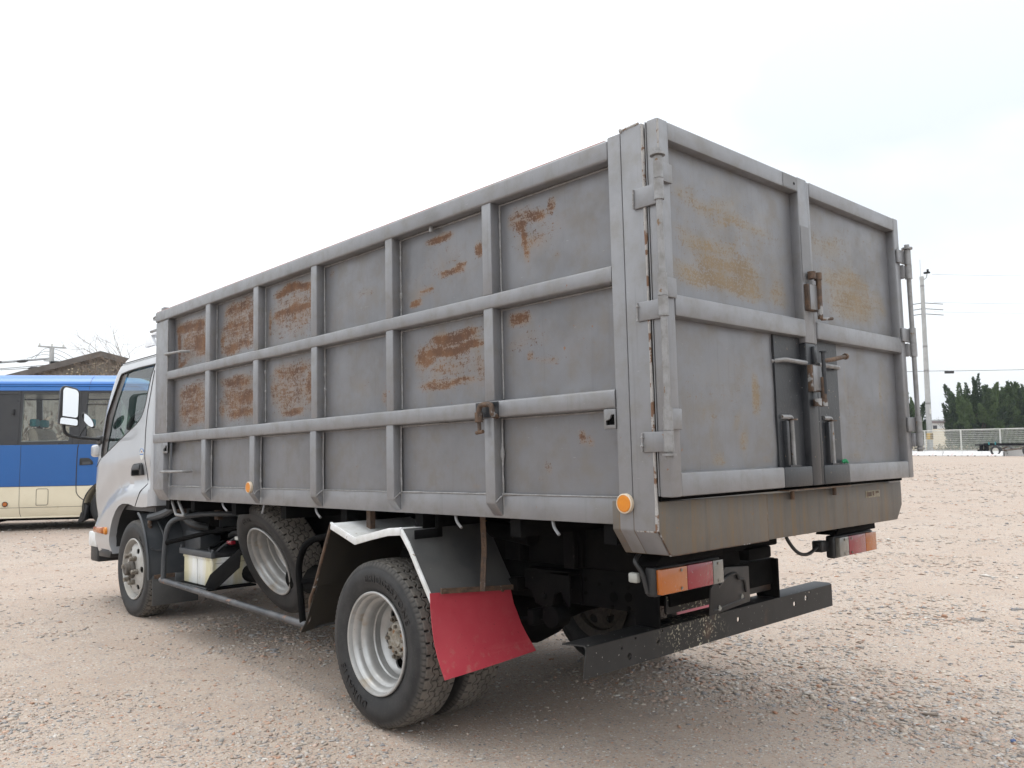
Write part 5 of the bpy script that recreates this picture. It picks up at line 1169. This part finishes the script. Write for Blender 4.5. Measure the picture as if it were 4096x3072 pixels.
def twigs(rootp,height,spread,n,seed,rbase=.05,lean=(0,0,0),depth=4):
    rr=random.Random(seed); mb=MB()
    def grow(p,d,l,r,k):
        q=p; pts=[p]; 
        for i in range(3):
            d=(d+Vector((rr.gauss(0,.18),rr.gauss(0,.18),rr.gauss(.04,.13)))).normalized(); q=q+d*l/3; pts.append(q)
        mb.tube(pts,[r,r*.85,r*.7,r*.55],4 if k<2 else 3,caps=False)
        if k>=depth: return
        for i in range(rr.choice((2,3,3)) if k else n):
            a=pts[rr.choice((1,2,3,3))]; dd=(d+Vector((rr.gauss(0,spread),rr.gauss(0,spread),rr.gauss(.12,spread*.6)))).normalized()
            grow(a,dd,l*rr.uniform(.55,.85),r*.58,k+1)
    grow(Vector(rootp),Vector((lean[0],lean[1],1)).normalized(),height*.42,rbase,0)
    return mb
def bare_tree(loc,h,spread,n,seed,label,cat='tree',rb=.06,depth=4,lean=(0,0,0)):
    t=empty('bare_tree',loc); tag(t,label,cat)
    obj('trunk',MB().tube([(0,0,0),(0.02,0,h*.18),(lean[0]*h*.1,lean[1]*h*.1,h*.34)],[rb*1.6,rb*1.3,rb*1.05],8),M['twig'],t)
    obj('crown',twigs((lean[0]*h*.1,lean[1]*h*.1,h*.32),h*.78,spread,n,seed,rb,lean,depth),M['twig'],t)
    return t
p=wpt(490,1800,40); bare_tree((p.x,p.y,0),6.3,.5,5,5,'bare leafless tree rising just behind the truck cab roof',rb=.035,depth=4)
p=wpt(560,1800,42); bare_tree((p.x,p.y,0),7.6,.5,5,11,'taller bare tree partly hidden by the cargo body front',rb=.05,depth=4)
# vine tangle against the gable
def vines():
    t=empty('vine_tangle',wpt(400,1800,44.2).to_tuple()[:2]+(0,)); tag(t,'tangle of dry vines hanging over the barn gable','vine')
    rr=random.Random(3); mb=MB(); ax=Vector((.80,-.60,0)); nrm=Vector((-.6,-.8,0))
    for i in range(360):
        s=rr.uniform(-2.0,3.4); top=5.9-.27*abs(s)+.25; z=rr.uniform(top-2.2,top); z=min(z,top)
        p=ax*s+nrm*rr.uniform(0,.5)+Vector((0,0,z)); pts=[p]; d=Vector((rr.gauss(0,1)*ax.x,rr.gauss(0,1)*ax.y,rr.gauss(0,.6))).normalized()
        for k in range(5): d=(d+Vector((rr.gauss(0,.45),rr.gauss(0,.45),rr.gauss(-.1,.45)))).normalized(); p=p+d*rr.uniform(.10,.24); pts.append(p)
        mb.tube(pts,rr.uniform(.008,.018),3,caps=False)
    obj('stems',mb,M['twig'],t)
    mb=MB()
    for i in range(500):
        s=rr.uniform(-1.6,3.2); top=5.9-.27*abs(s)+.2; p=ax*s+nrm*rr.uniform(.02,.5)+Vector((0,0,rr.uniform(top-2.0,top)))
        a=Vector((rr.gauss(0,1),rr.gauss(0,1),rr.gauss(0,1))).normalized()*.07; b_=a.orthogonal().normalized()*.05; mb.add([p-a,p+b_,p+a,p-b_],[(0,1,2,3)])
    obj('dry_leaves',mb,M['drygrass'],t)
vines()
# hedge / dry brush behind the bus windows
def brush(name,p0,p1,h,n,seed,mat,label,cat,dep=.8,leaf=.12,kind='stuff'):
    rr=random.Random(seed); mb=MB(); p0=Vector(p0); p1=Vector(p1)
    for i in range(n):
        t=rr.random(); hh=h*(.7+.45*noise.noise((t*9,seed,0))+.15*rr.random()); p=p0.lerp(p1,t)+Vector((rr.gauss(0,dep),rr.gauss(0,dep),0)); p.z=hh*rr.random()**.8
        a=Vector((rr.gauss(0,.6),rr.gauss(0,.6),rr.gauss(0,1))).normalized()*leaf*rr.uniform(.6,1.5); b_=a.orthogonal().normalized()*leaf*.35; mb.add([p-a,p+b_,p+a,p-b_],[(0,1,2,3)])
    o=obj(name,mb,M[mat],None); tag(o,label,cat,kind=kind); return o
a=wpt(-700,1800,30); b=wpt(760,1800,30); brush('dry_thicket',(a.x,a.y,0),(b.x,b.y,0),2.6,6500,4,'twig','thicket of dry brown undergrowth beyond the bus','thicket',.9,.16)
# left utility pole with wires
def pole(name,base,h,r0,r1,label,mat='concrete'):
    t=empty(name,base); tag(t,label,'utility pole','utility poles'); obj('shaft',MB().tube([(0,0,0),(0,0,h)],[r0,r1],16),M[mat],t); return t
lp=pole('utility_pole',(14.25,64.7,0),8.9,.22,.15,'slim grey utility pole with crossarm behind the barn roof')
obj('cross_arm',MB().box(-.9,.9,-.06,.06,8.85,8.95).box(-.5,.5,-.05,.05,7.85,7.93),M['concrete'],lp)
for x in (-.8,.0,.75): obj('insulator',MB().cyl((x,0,8.95),(x,0,9.12),.06,8),M['white'],lp)
obj('transformer_box',MB().box(-.12,.5,-.3,.1,7.65,7.85),M['frame'],lp,.03)
def wire(pts,r,label,group='overhead wires',beads=()):
    P=smooth_path(pts,8) if len(pts)>2 else pts
    o=obj('overhead_wire',MB().tube(P,r,5),M['wire'],None); tag(o,label,'wire',group)
    for t_ in beads:
        i=int(t_*(len(P)-1)); a=Vector(P[i]); d=(Vector(P[min(i+1,len(P)-1)])-Vector(P[i-1])).normalized(); obj('splice',MB().tube([a-d*.45,a-d*.2,a+d*.2,a+d*.45],[.03,.11,.11,.03],8),M['wire'],o)
    return o
top=Vector((14.25,64.7,0)); lf=Vector((-.73,.68,0))
for i,(z0,z1,off,lab,bd) in enumerate(((8.05,7.55,.0,'thick upper cable running left from the slim pole to the picture edge',(.20,.5)),(8.15,7.65,.25,'thin cable just above the thick one left of the slim pole',(.35,)),(7.45,7.35,.1,'low sagging cable left of the slim pole just over the bus roof',(.15,.7)),(7.6,7.15,-.2,'lowest cable dipping behind the bus roof left of the slim pole',(.55,)))):
    a=top+Vector((off*.3,off,z0)); b=top+lf*14+Vector((0,0,z1)); wire([a,(a+b)/2+Vector((0,0,-.18)),b],.035 if i==0 else .022,lab,beads=bd)
for i in range(3):
    a=top+Vector((0,0,8.1)); wire([a+lf*(1.2+.3*i),a+lf*.3+Vector((0,0,.75-.25*i)),a-lf*1.4+Vector((0,0,.1-.35*i)),a-lf*2.0+Vector((0,0,-.9))],.014,('highest','middle','lowest')[i]+' looping jumper lead over the slim pole head')
# ---------------------------------------------------------------- right: fence, kerb, barriers
FA=Vector((78.9,28.74,0)); FB=Vector((76.49,19.87,0)); fd=(FB-FA).normalized(); fn=Vector((-fd.y,fd.x,0)); 
if fn.dot(CW-FA)<0: fn=-fn       # towards camera
SP=3.57
fence=empty('mesh_fence',FA,(0,0,math.atan2(fd.y,fd.x))); tag(fence,'white mesh fence running along the far side of the yard','fence')
ZB,ZT=.52,2.37
for i in range(-5,10): obj('post',MB().tube([(i*SP,0,ZB-.1),(i*SP,0,ZT)],.06,8),M['fencew'],fence)
for i in range(-5,9):
    x0=i*SP; obj('top_rail',MB().box(x0+.06,x0+SP-.06,-.04,.04,ZT-.085,ZT-.005),M['fencew'],fence)
    mb=MB()
    for k in range(11): z=ZB+.02+k*(ZT-.18-ZB)/10; mb.box(x0+.06,x0+SP-.06,-.010,.010,z-.010,z+.010)
    for k in range(1,33): x=x0+SP*k/33; mb.box(x-.006,x+.006,-.006,.006,ZB+.02,ZT-.09)
    obj('mesh_panel',mb,M['fencew'],fence)
o=obj('kerb_wall',MB().box(-5*SP-1,10*SP,-.12,.12,0,ZB),M['barrier'],None); o.location=FA-fn*.35; o.rotation_euler=fence.rotation_euler; tag(o,'low white wall under the mesh fence','wall')
prof=[(-.26,0),(-.26,.10),(-.16,.20),(-.13,.43),(.13,.43),(.16,.20),(.26,.10),(.26,0)]
labs=['white plastic barrier nearest the truck door hinge','second white barrier from the truck along the fence','third white barrier from the truck along the fence','white barrier whose end meets the trailer wheels','white barrier behind the trailer wheels']
for i in range(5):
    b_=empty('barrier',FA+fn*1.1+fd*(-1.0+i*1.82),(0,0,math.atan2(fd.y,fd.x)+(.03,-.02,.01,.02,-.01)[i])); tag(b_,labs[i],'barrier','white barriers along the fence')
    obj('block',MB().prism([(y,z) for y,z in prof],'x',0,1.78),M['barrier'],b_,.03)
    obj('end_slot',MB().box(1.775,1.80,-.06,.06,.03,.40),M['gap'],b_)
    obj('fork_slot',MB().box(.45,.62,-.262,-.2,.0,.06).box(1.1,1.27,-.262,-.2,.0,.06),M['gap'],b_,split=True)
# ---------------------------------------------------------------- trailer chassis
tb=wpt(3995,1820,71); tr=empty('trailer_chassis',(tb.x,tb.y,0),(0,0,math.atan2(fd.y,fd.x)+.03)); tag(tr,'bare black truck chassis frame on wheels parked in front of the fence','chassis')
obj('frame_rail',MB().box(-1.0,7,-.45,-.33,.88,1.10).box(-1.0,7,.33,.45,.88,1.10),M['frame'],tr,.01,split=True)
for x in (-.9,.6,2.2,3.8,5.4): obj('cross_member',MB().box(x,x+.12,-.33,.33,.92,1.06),M['frame'],tr)
obj('rear_beam',MB().box(-1.75,-.95,-.5,.5,.90,1.04).box(-1.55,-1.4,-.2,.2,.50,.90).box(-1.7,-1.0,-.25,.25,.42,.56).box(-1.1,-.95,-.25,.25,.5,.9),M['frame'],tr,.02)
def big_tyre(x,y):
    w_=obj('wheel',MB().lathe([(0,.26),(.03,.26),(.05,.22),(.08,.18),(.10,.10),(.10,.01)],28),M['white'],tr); w_.matrix_local=Matrix.Translation((x,y,.46))@Matrix.Rotation(R(90),4,'Z')
    obj('tyre',MB().lathe([(.02,.27),(-.01,.30),(-.02,.38),(.0,.44),(.03,.46),(.22,.46),(.25,.44),(.27,.38),(.25,.28)],36),M['rubber'],w_)
for x in (.35,3.0,4.3):
    for y in (-1.05,.75): big_tyre(x,y)
    obj('axle',MB().cyl((x,-.9,.46),(x,.9,.46),.07,12),M['rusty'],tr)
    obj('spring',MB().tube([(x-.7,-.40,.80),(x-.3,-.42,.66),(x,-.42,.60),(x+.3,-.42,.66),(x+.7,-.40,.80)],.05,6),M['rusty'],tr)
obj('brake_rod',MB().tube(smooth_path([(.5,-.75,.55),(1.1,-.72,.52),(1.6,-.7,.56),(2.1,-.72,.62),(2.6,-.74,.78)],5),.05,8),M['rusty'],tr)
for x in (-.55,.0): obj('strap',MB().box(x,x+.09,-.50,-.455,.98,1.22),M['teal'],tr)
# ---------------------------------------------------------------- juniper trees
def juniper(loc,h,wd,seed,label,nt=34):
    t=empty('juniper_tree',loc); tag(t,label,'tree','clipped junipers behind the fence'); rr=random.Random(seed)
    obj('trunk',MB().tube(smooth_path([(0,0,0),(.1,.05,h*.2),(-.05,0,h*.45),(.1,0,h*.7)],4),[.20-.011*i for i in range(13)],8),M['trunk'],t)
    for k in range(4):
        a=rr.uniform(0,6.28); obj('limb',MB().tube(smooth_path([(0,0,h*.12+.2*k),(.5*math.cos(a),.5*math.sin(a),h*.25),(wd*.7*math.cos(a),wd*.7*math.sin(a),h*.5)],4),[.09-.007*i for i in range(9)],6),M['trunk'],t)
    tg=[]
    for k in range(nt):
        a=rr.uniform(0,6.28); q=rr.random()**.6; zz=h*rr.uniform(.08,.56)
        rad=wd*q*(1-.55*max(0,zz/h-.35)); base=Vector((rad*math.cos(a),rad*math.sin(a),zz))
        ln=h*rr.uniform(.18,.34); out_=Vector((math.cos(a)*.38*q,math.sin(a)*.38*q,1)); tg.append((base,out_.normalized(),ln,rr.uniform(.30,.55)*h/6))
    for k in range(11):
        a=rr.uniform(0,6.28); q=rr.uniform(0,.95); ln=h*rr.uniform(.24,.46)*(1-.3*q); tg.append((Vector((wd*q*math.cos(a),wd*q*math.sin(a),h*(.60-.14*q)*rr.uniform(.9,1.06))),Vector((.35*q*math.cos(a)+rr.gauss(0,.10),.35*q*math.sin(a)+rr.gauss(0,.10),1)).normalized(),ln,.21*h/6))
    for k in range(14):
        a=rr.uniform(0,6.28); q=rr.uniform(.3,1); tg.append((Vector((wd*q*math.cos(a),wd*q*math.sin(a),h*rr.uniform(.06,.30))),Vector((math.cos(a)*.6,math.sin(a)*.6,.8)).normalized(),h*.26,.5*h/6))
    rs=np.random.default_rng(seed); V=[]; TN=[]
    for base,d,ln,rad in tg:
        m=int(420*rad/.45)+80; tt=rs.random(m); ang=rs.uniform(0,6.283,m)
        pr=1.25*rad*np.minimum(1,.45+tt*3)*(1-tt)**.75*rs.uniform(.5,1.05,m)
        n1=np.array(d.orthogonal().normalized()); n2=np.cross(np.array(d),n1)
        bend=np.array([rr.gauss(0,.25),rr.gauss(0,.25),.1])
        c=np.array(base)+np.outer(tt*ln,np.array(d))+np.outer(tt**2*ln*.5,bend)+np.outer(pr*np.cos(ang),n1)+np.outer(pr*np.sin(ang),n2)
        out_=(np.outer(np.cos(ang),n1)+np.outer(np.sin(ang),n2))*.55+np.array(d)*.9+rs.normal(0,.28,(m,3)); out_/=np.linalg.norm(out_,axis=1)[:,None]
        sd=np.cross(out_,rs.normal(0,1,(m,3))); sd/=np.linalg.norm(sd,axis=1)[:,None]
        L_=rs.uniform(.10,.22,m)[:,None]*h/6; w_=rs.uniform(.035,.07,m)[:,None]*h/6
        V.append(np.stack([c-sd*w_,c+sd*w_,c+out_*L_],1)); TN.append(np.repeat(np.clip(rr.random()+rs.normal(0,.16,m),0,1),3))
    V=np.concatenate(V).reshape(-1,3); F=np.arange(len(V)).reshape(-1,3)
    me=bpy.data.meshes.new('crown'); me.from_pydata(V.tolist(),[],F.tolist()); me.materials.append(M['leaf']); at_=me.attributes.new('tone','FLOAT','POINT'); at_.data.foreach_set('value',np.concatenate(TN).astype(np.float32))
    o=bpy.data.objects.new('crown',me); COL.objects.link(o); o.parent=t
    return t
def jt(u,v,depth,h,wd,seed,label,nt=34):
    p=wpt(u,v,depth); juniper((p.x,p.y,0),h,wd,seed,label,nt)
jt(3908,1700,81,8.0,2.2,21,'tall dark juniper at the left end of the tree row, with one lone spire',44)
jt(3975,1700,83,7.5,2.1,33,'second juniper from the left in the row behind the fence',40)
jt(4035,1700,82,8.1,2.1,45,'third juniper from the left in the row behind the fence',40)
jt(4100,1700,81,8.2,2.2,58,'juniper cut off by the right picture edge',40)
jt(3622,1700,80,6.4,1.3,77,'lone juniper mostly hidden behind the truck, left of the concrete pole',30)
# field, brush, houses, hill
p=wpt(3900,1760,150)
def field():
    v=[];nx,ny=30,16
    for j in range(ny+1):
        for i in range(nx+1):
            x=-70+200*i/nx; t=j/ny; d=3.2+150*t; z=(-.05 if j==0 else .15+4.1*sstep(0,.75,t)+.35*noise.noise((x*.07,d*.07,2.)))
            q=FA+fd*x-fn*d; v.append((q.x,q.y,z))
    f=[(j*(nx+1)+i,j*(nx+1)+i+1,(j+1)*(nx+1)+i+1,(j+1)*(nx+1)+i) for j in range(ny) for i in range(nx)]
    o=obj('dry_field',MB().add(v,f),M['drygrass'],None); tag(o,'tan dry grass field rising beyond the fence','field',kind='structure')
field()
a=FA-fn*2.4-fd*20; b=FA-fn*2.4+fd*34; brush('weeds',(a.x,a.y,0),(b.x,b.y,0),1.15,5200,9,'drygrass','dry tan weeds growing along the back of the fence','weeds',.9,.14)
for i,(s,hh,lab) in enumerate(((1.5,1.3,'low dark bush behind the fence beside the pole foot'),(3.6,1.5,'low dark bush behind the fence between the pole and trees'),(7.5,1.9,'low dark bush behind the fence under the junipers'),(11.0,2.0,'low dark bush behind the fence near the right edge'))):
    q=FA-fn*2.0+fd*s; t=empty('bush',(q.x,q.y,0)); tag(t,lab,'bush','bushes behind the fence'); rr=random.Random(i+50); mb=MB()
    for k in range(900):
        u_=Vector((rr.gauss(0,.75),rr.gauss(0,.6),abs(rr.gauss(0,.42))*hh)); aa=Vector((rr.gauss(0,1),rr.gauss(0,1),rr.gauss(.3,1))).normalized()*.12; bb=aa.orthogonal().normalized()*.05; mb.add([u_-aa,u_+bb,u_+aa,u_-bb],[(0,1,2,3)])
    obj('foliage',mb,M['bush'],t)
p=wpt(3805,1760,82); bare_tree((p.x,p.y,0),3.6,.6,5,91,'small bare tree beyond the fence in front of the white houses',rb=.05,depth=3)
def house(u,depth,wd,h,rh,label,rot=0.,mat='house',roofm='houseroof'):
    p=wpt(u,1760,depth); t=empty('house',(p.x,p.y,3.3),(0,0,math.atan2(_r.y,_r.x)+rot)); tag(t,label,'house','far houses beyond the field')
    obj('wall',MB().box(-wd/2,wd/2,0,6,0,h),M[mat],t)
    obj('roof',MB().prism([(-wd/2-.4,h),(wd/2+.4,h),(wd/2-1.0,h+rh),(-wd/2+1.0,h+rh)],'y',-.4,6.4),M[roofm],t)
    for k in range(max(2,int(wd/2.5))):
        x=-wd/2+.9+k*2.2
        if x+1<wd/2: obj('window',MB().box(x,x+1.0,-.04,.02,h-1.6,h-.6),M['busblack'],t)
house(3737,205,6.5,2.6,.5,'white flat-fronted far house nearest the concrete pole')
house(3770,230,7,2.8,1.0,'far house with reddish hipped roof between the pole and the trees',.15)
house(3808,215,9,2.9,.5,'long white far house next to the juniper row',-.1)
def hill():
    n=60; c=wpt(3900,1760,720); ax=Vector((_r.x,_r.y,0)).normalized(); dp=Vector((_f.x,_f.y,0)).normalized(); v=[]
    for j in range(9):
        for i in range(n+1):
            s=(i/n-.5)*900; t=j/8; z=(23+7*noise.noise((s*.008,0,3))+5*noise.noise((s*.03,0,8))+1.5*noise.noise((s*.12,j*.7,8)))*math.sin(math.pi*min(1,t*.5+.02))
            p=Vector((c.x,c.y,0))+ax*s+dp*(t*160); v.append((p.x,p.y,z if j else -1))
    f=[(j*(n+1)+i,j*(n+1)+i+1,(j+1)*(n+1)+i+1,(j+1)*(n+1)+i) for j in range(8) for i in range(n)]
    o=obj('hill',MB().add(v,f),M['hill'],None); tag(o,'low wooded hill fading blue in the haze at the horizon','hill',kind='structure')
hill()
# right-hand concrete pole
rp=pole('utility_pole',(79.75,28.62,0),16.9,.27,.17,'tall tapering concrete utility pole behind the fence')
obj('warning_band',MB().tube([(0,0,1.50),(0,0,2.12)],.285,16),M['bandy'],rp)
for i in range(6): a=-2.6+i*.42; obj('band_stripe',MB().box(.286*math.cos(a)-.02,.286*math.cos(a)+.02,.286*math.sin(a)-.02,.286*math.sin(a)+.02,1.52,2.10),M['frame'],rp)
rdir=math.atan2(_r.y,_r.x)
def rot2(x,y): return (x*math.cos(rdir)-y*math.sin(rdir),x*math.sin(rdir)+y*math.cos(rdir))
obj('pole_cap',MB().box(-.15,.15,-.15,.15,16.7,17.0).tube([(-.22,0,16.6),(-.24,0,18.6)],.018,5).tube([(.1,0,16.6),rot2(.45,0)+(16.9,),rot2(.55,0)+(17.4,)],.05,6),M['concrete'],rp)
obj('pole_lamp',MB().box(*sorted((rot2(.35,0)[0],rot2(.75,0)[0])),*sorted((rot2(.35,.2)[1],rot2(.75,-.1)[1])),17.3,17.45).cyl(rot2(.6,0)+(17.5,),rot2(.6,0)+(17.7,),.1,8),M['frame'],rp)
for k,z in enumerate((14.35,13.8,13.3)):
    obj('wire_arm',MB().tube([rot2(-1.2,0)+(z-.05,),rot2(0,0)+(z+.12,),rot2(1.9,0)+(z-.02,)],.035,5),M['wire'],rp)
for z in (16.0,10.2,7.9,4.8): obj('pole_clamp',MB().tube([(0,0,z),(0,0,z+.18)],.275-.0058*z,16),M['galv'],rp)
obj('notice_plate',MB().box(*sorted((rot2(-.05,-.3)[0],rot2(.15,-.3)[0])),*sorted((rot2(-.05,-.3)[1],rot2(.15,-.26)[1])),3.9,4.4),M['white'],rp)
b0=Vector((79.75,28.62,0)); rd=Vector((_r.x,_r.y,0)).normalized(); 
wire([b0-rd*14+Vector((0,0,7.75)),b0+Vector((0,0,7.95)),b0+rd*5+Vector((0,0,7.95)),b0+rd*24+Vector((0,0,8.1))],.022,'single wire crossing the concrete pole above the junipers')
o=obj('splice_box',MB().box(-.42,.42,-.1,.1,-.16,.10),M['wire'],None,.03); o.location=b0+rd*2.05+Vector((0,-.1,7.86)); o.rotation_euler=(0,0,rdir); tag(o,'black splice box hanging on the wire right of the concrete pole','cable box')
for k,(z,lab) in enumerate(((17.2,'faint topmost wire right of the concrete pole'),(14.5,'upper of two faint wires right of the concrete pole'),(13.6,'lower of two faint wires right of the concrete pole'))):
    wire([b0+rd*1.0+Vector((0,0,z)),b0+rd*12+Vector((0,0,z-.25)),b0+rd*26+Vector((0,0,z+.1))],.010,lab)
# ---------------------------------------------------------------- thin air haze
hm=bpy.data.materials.new('thin_haze'); hm.use_nodes=True; ht=hm.node_tree; ht.nodes.clear()
ho=ht.nodes.new('ShaderNodeOutputMaterial'); hv=ht.nodes.new('ShaderNodeVolumePrincipled'); ht.links.new(hv.outputs[0],ho.inputs['Volume'])
hv.inputs['Color'].default_value=(.86,.91,1,1); hv.inputs['Density'].default_value=.0004; hv.inputs['Anisotropy'].default_value=.2
hz=obj('haze',MB().box(-1100,1100,-1100,1100,-1.6,48),hm,None,smooth=False); tag(hz,'thin bluish haze in the air over the yard and far hill','haze',kind='stuff')
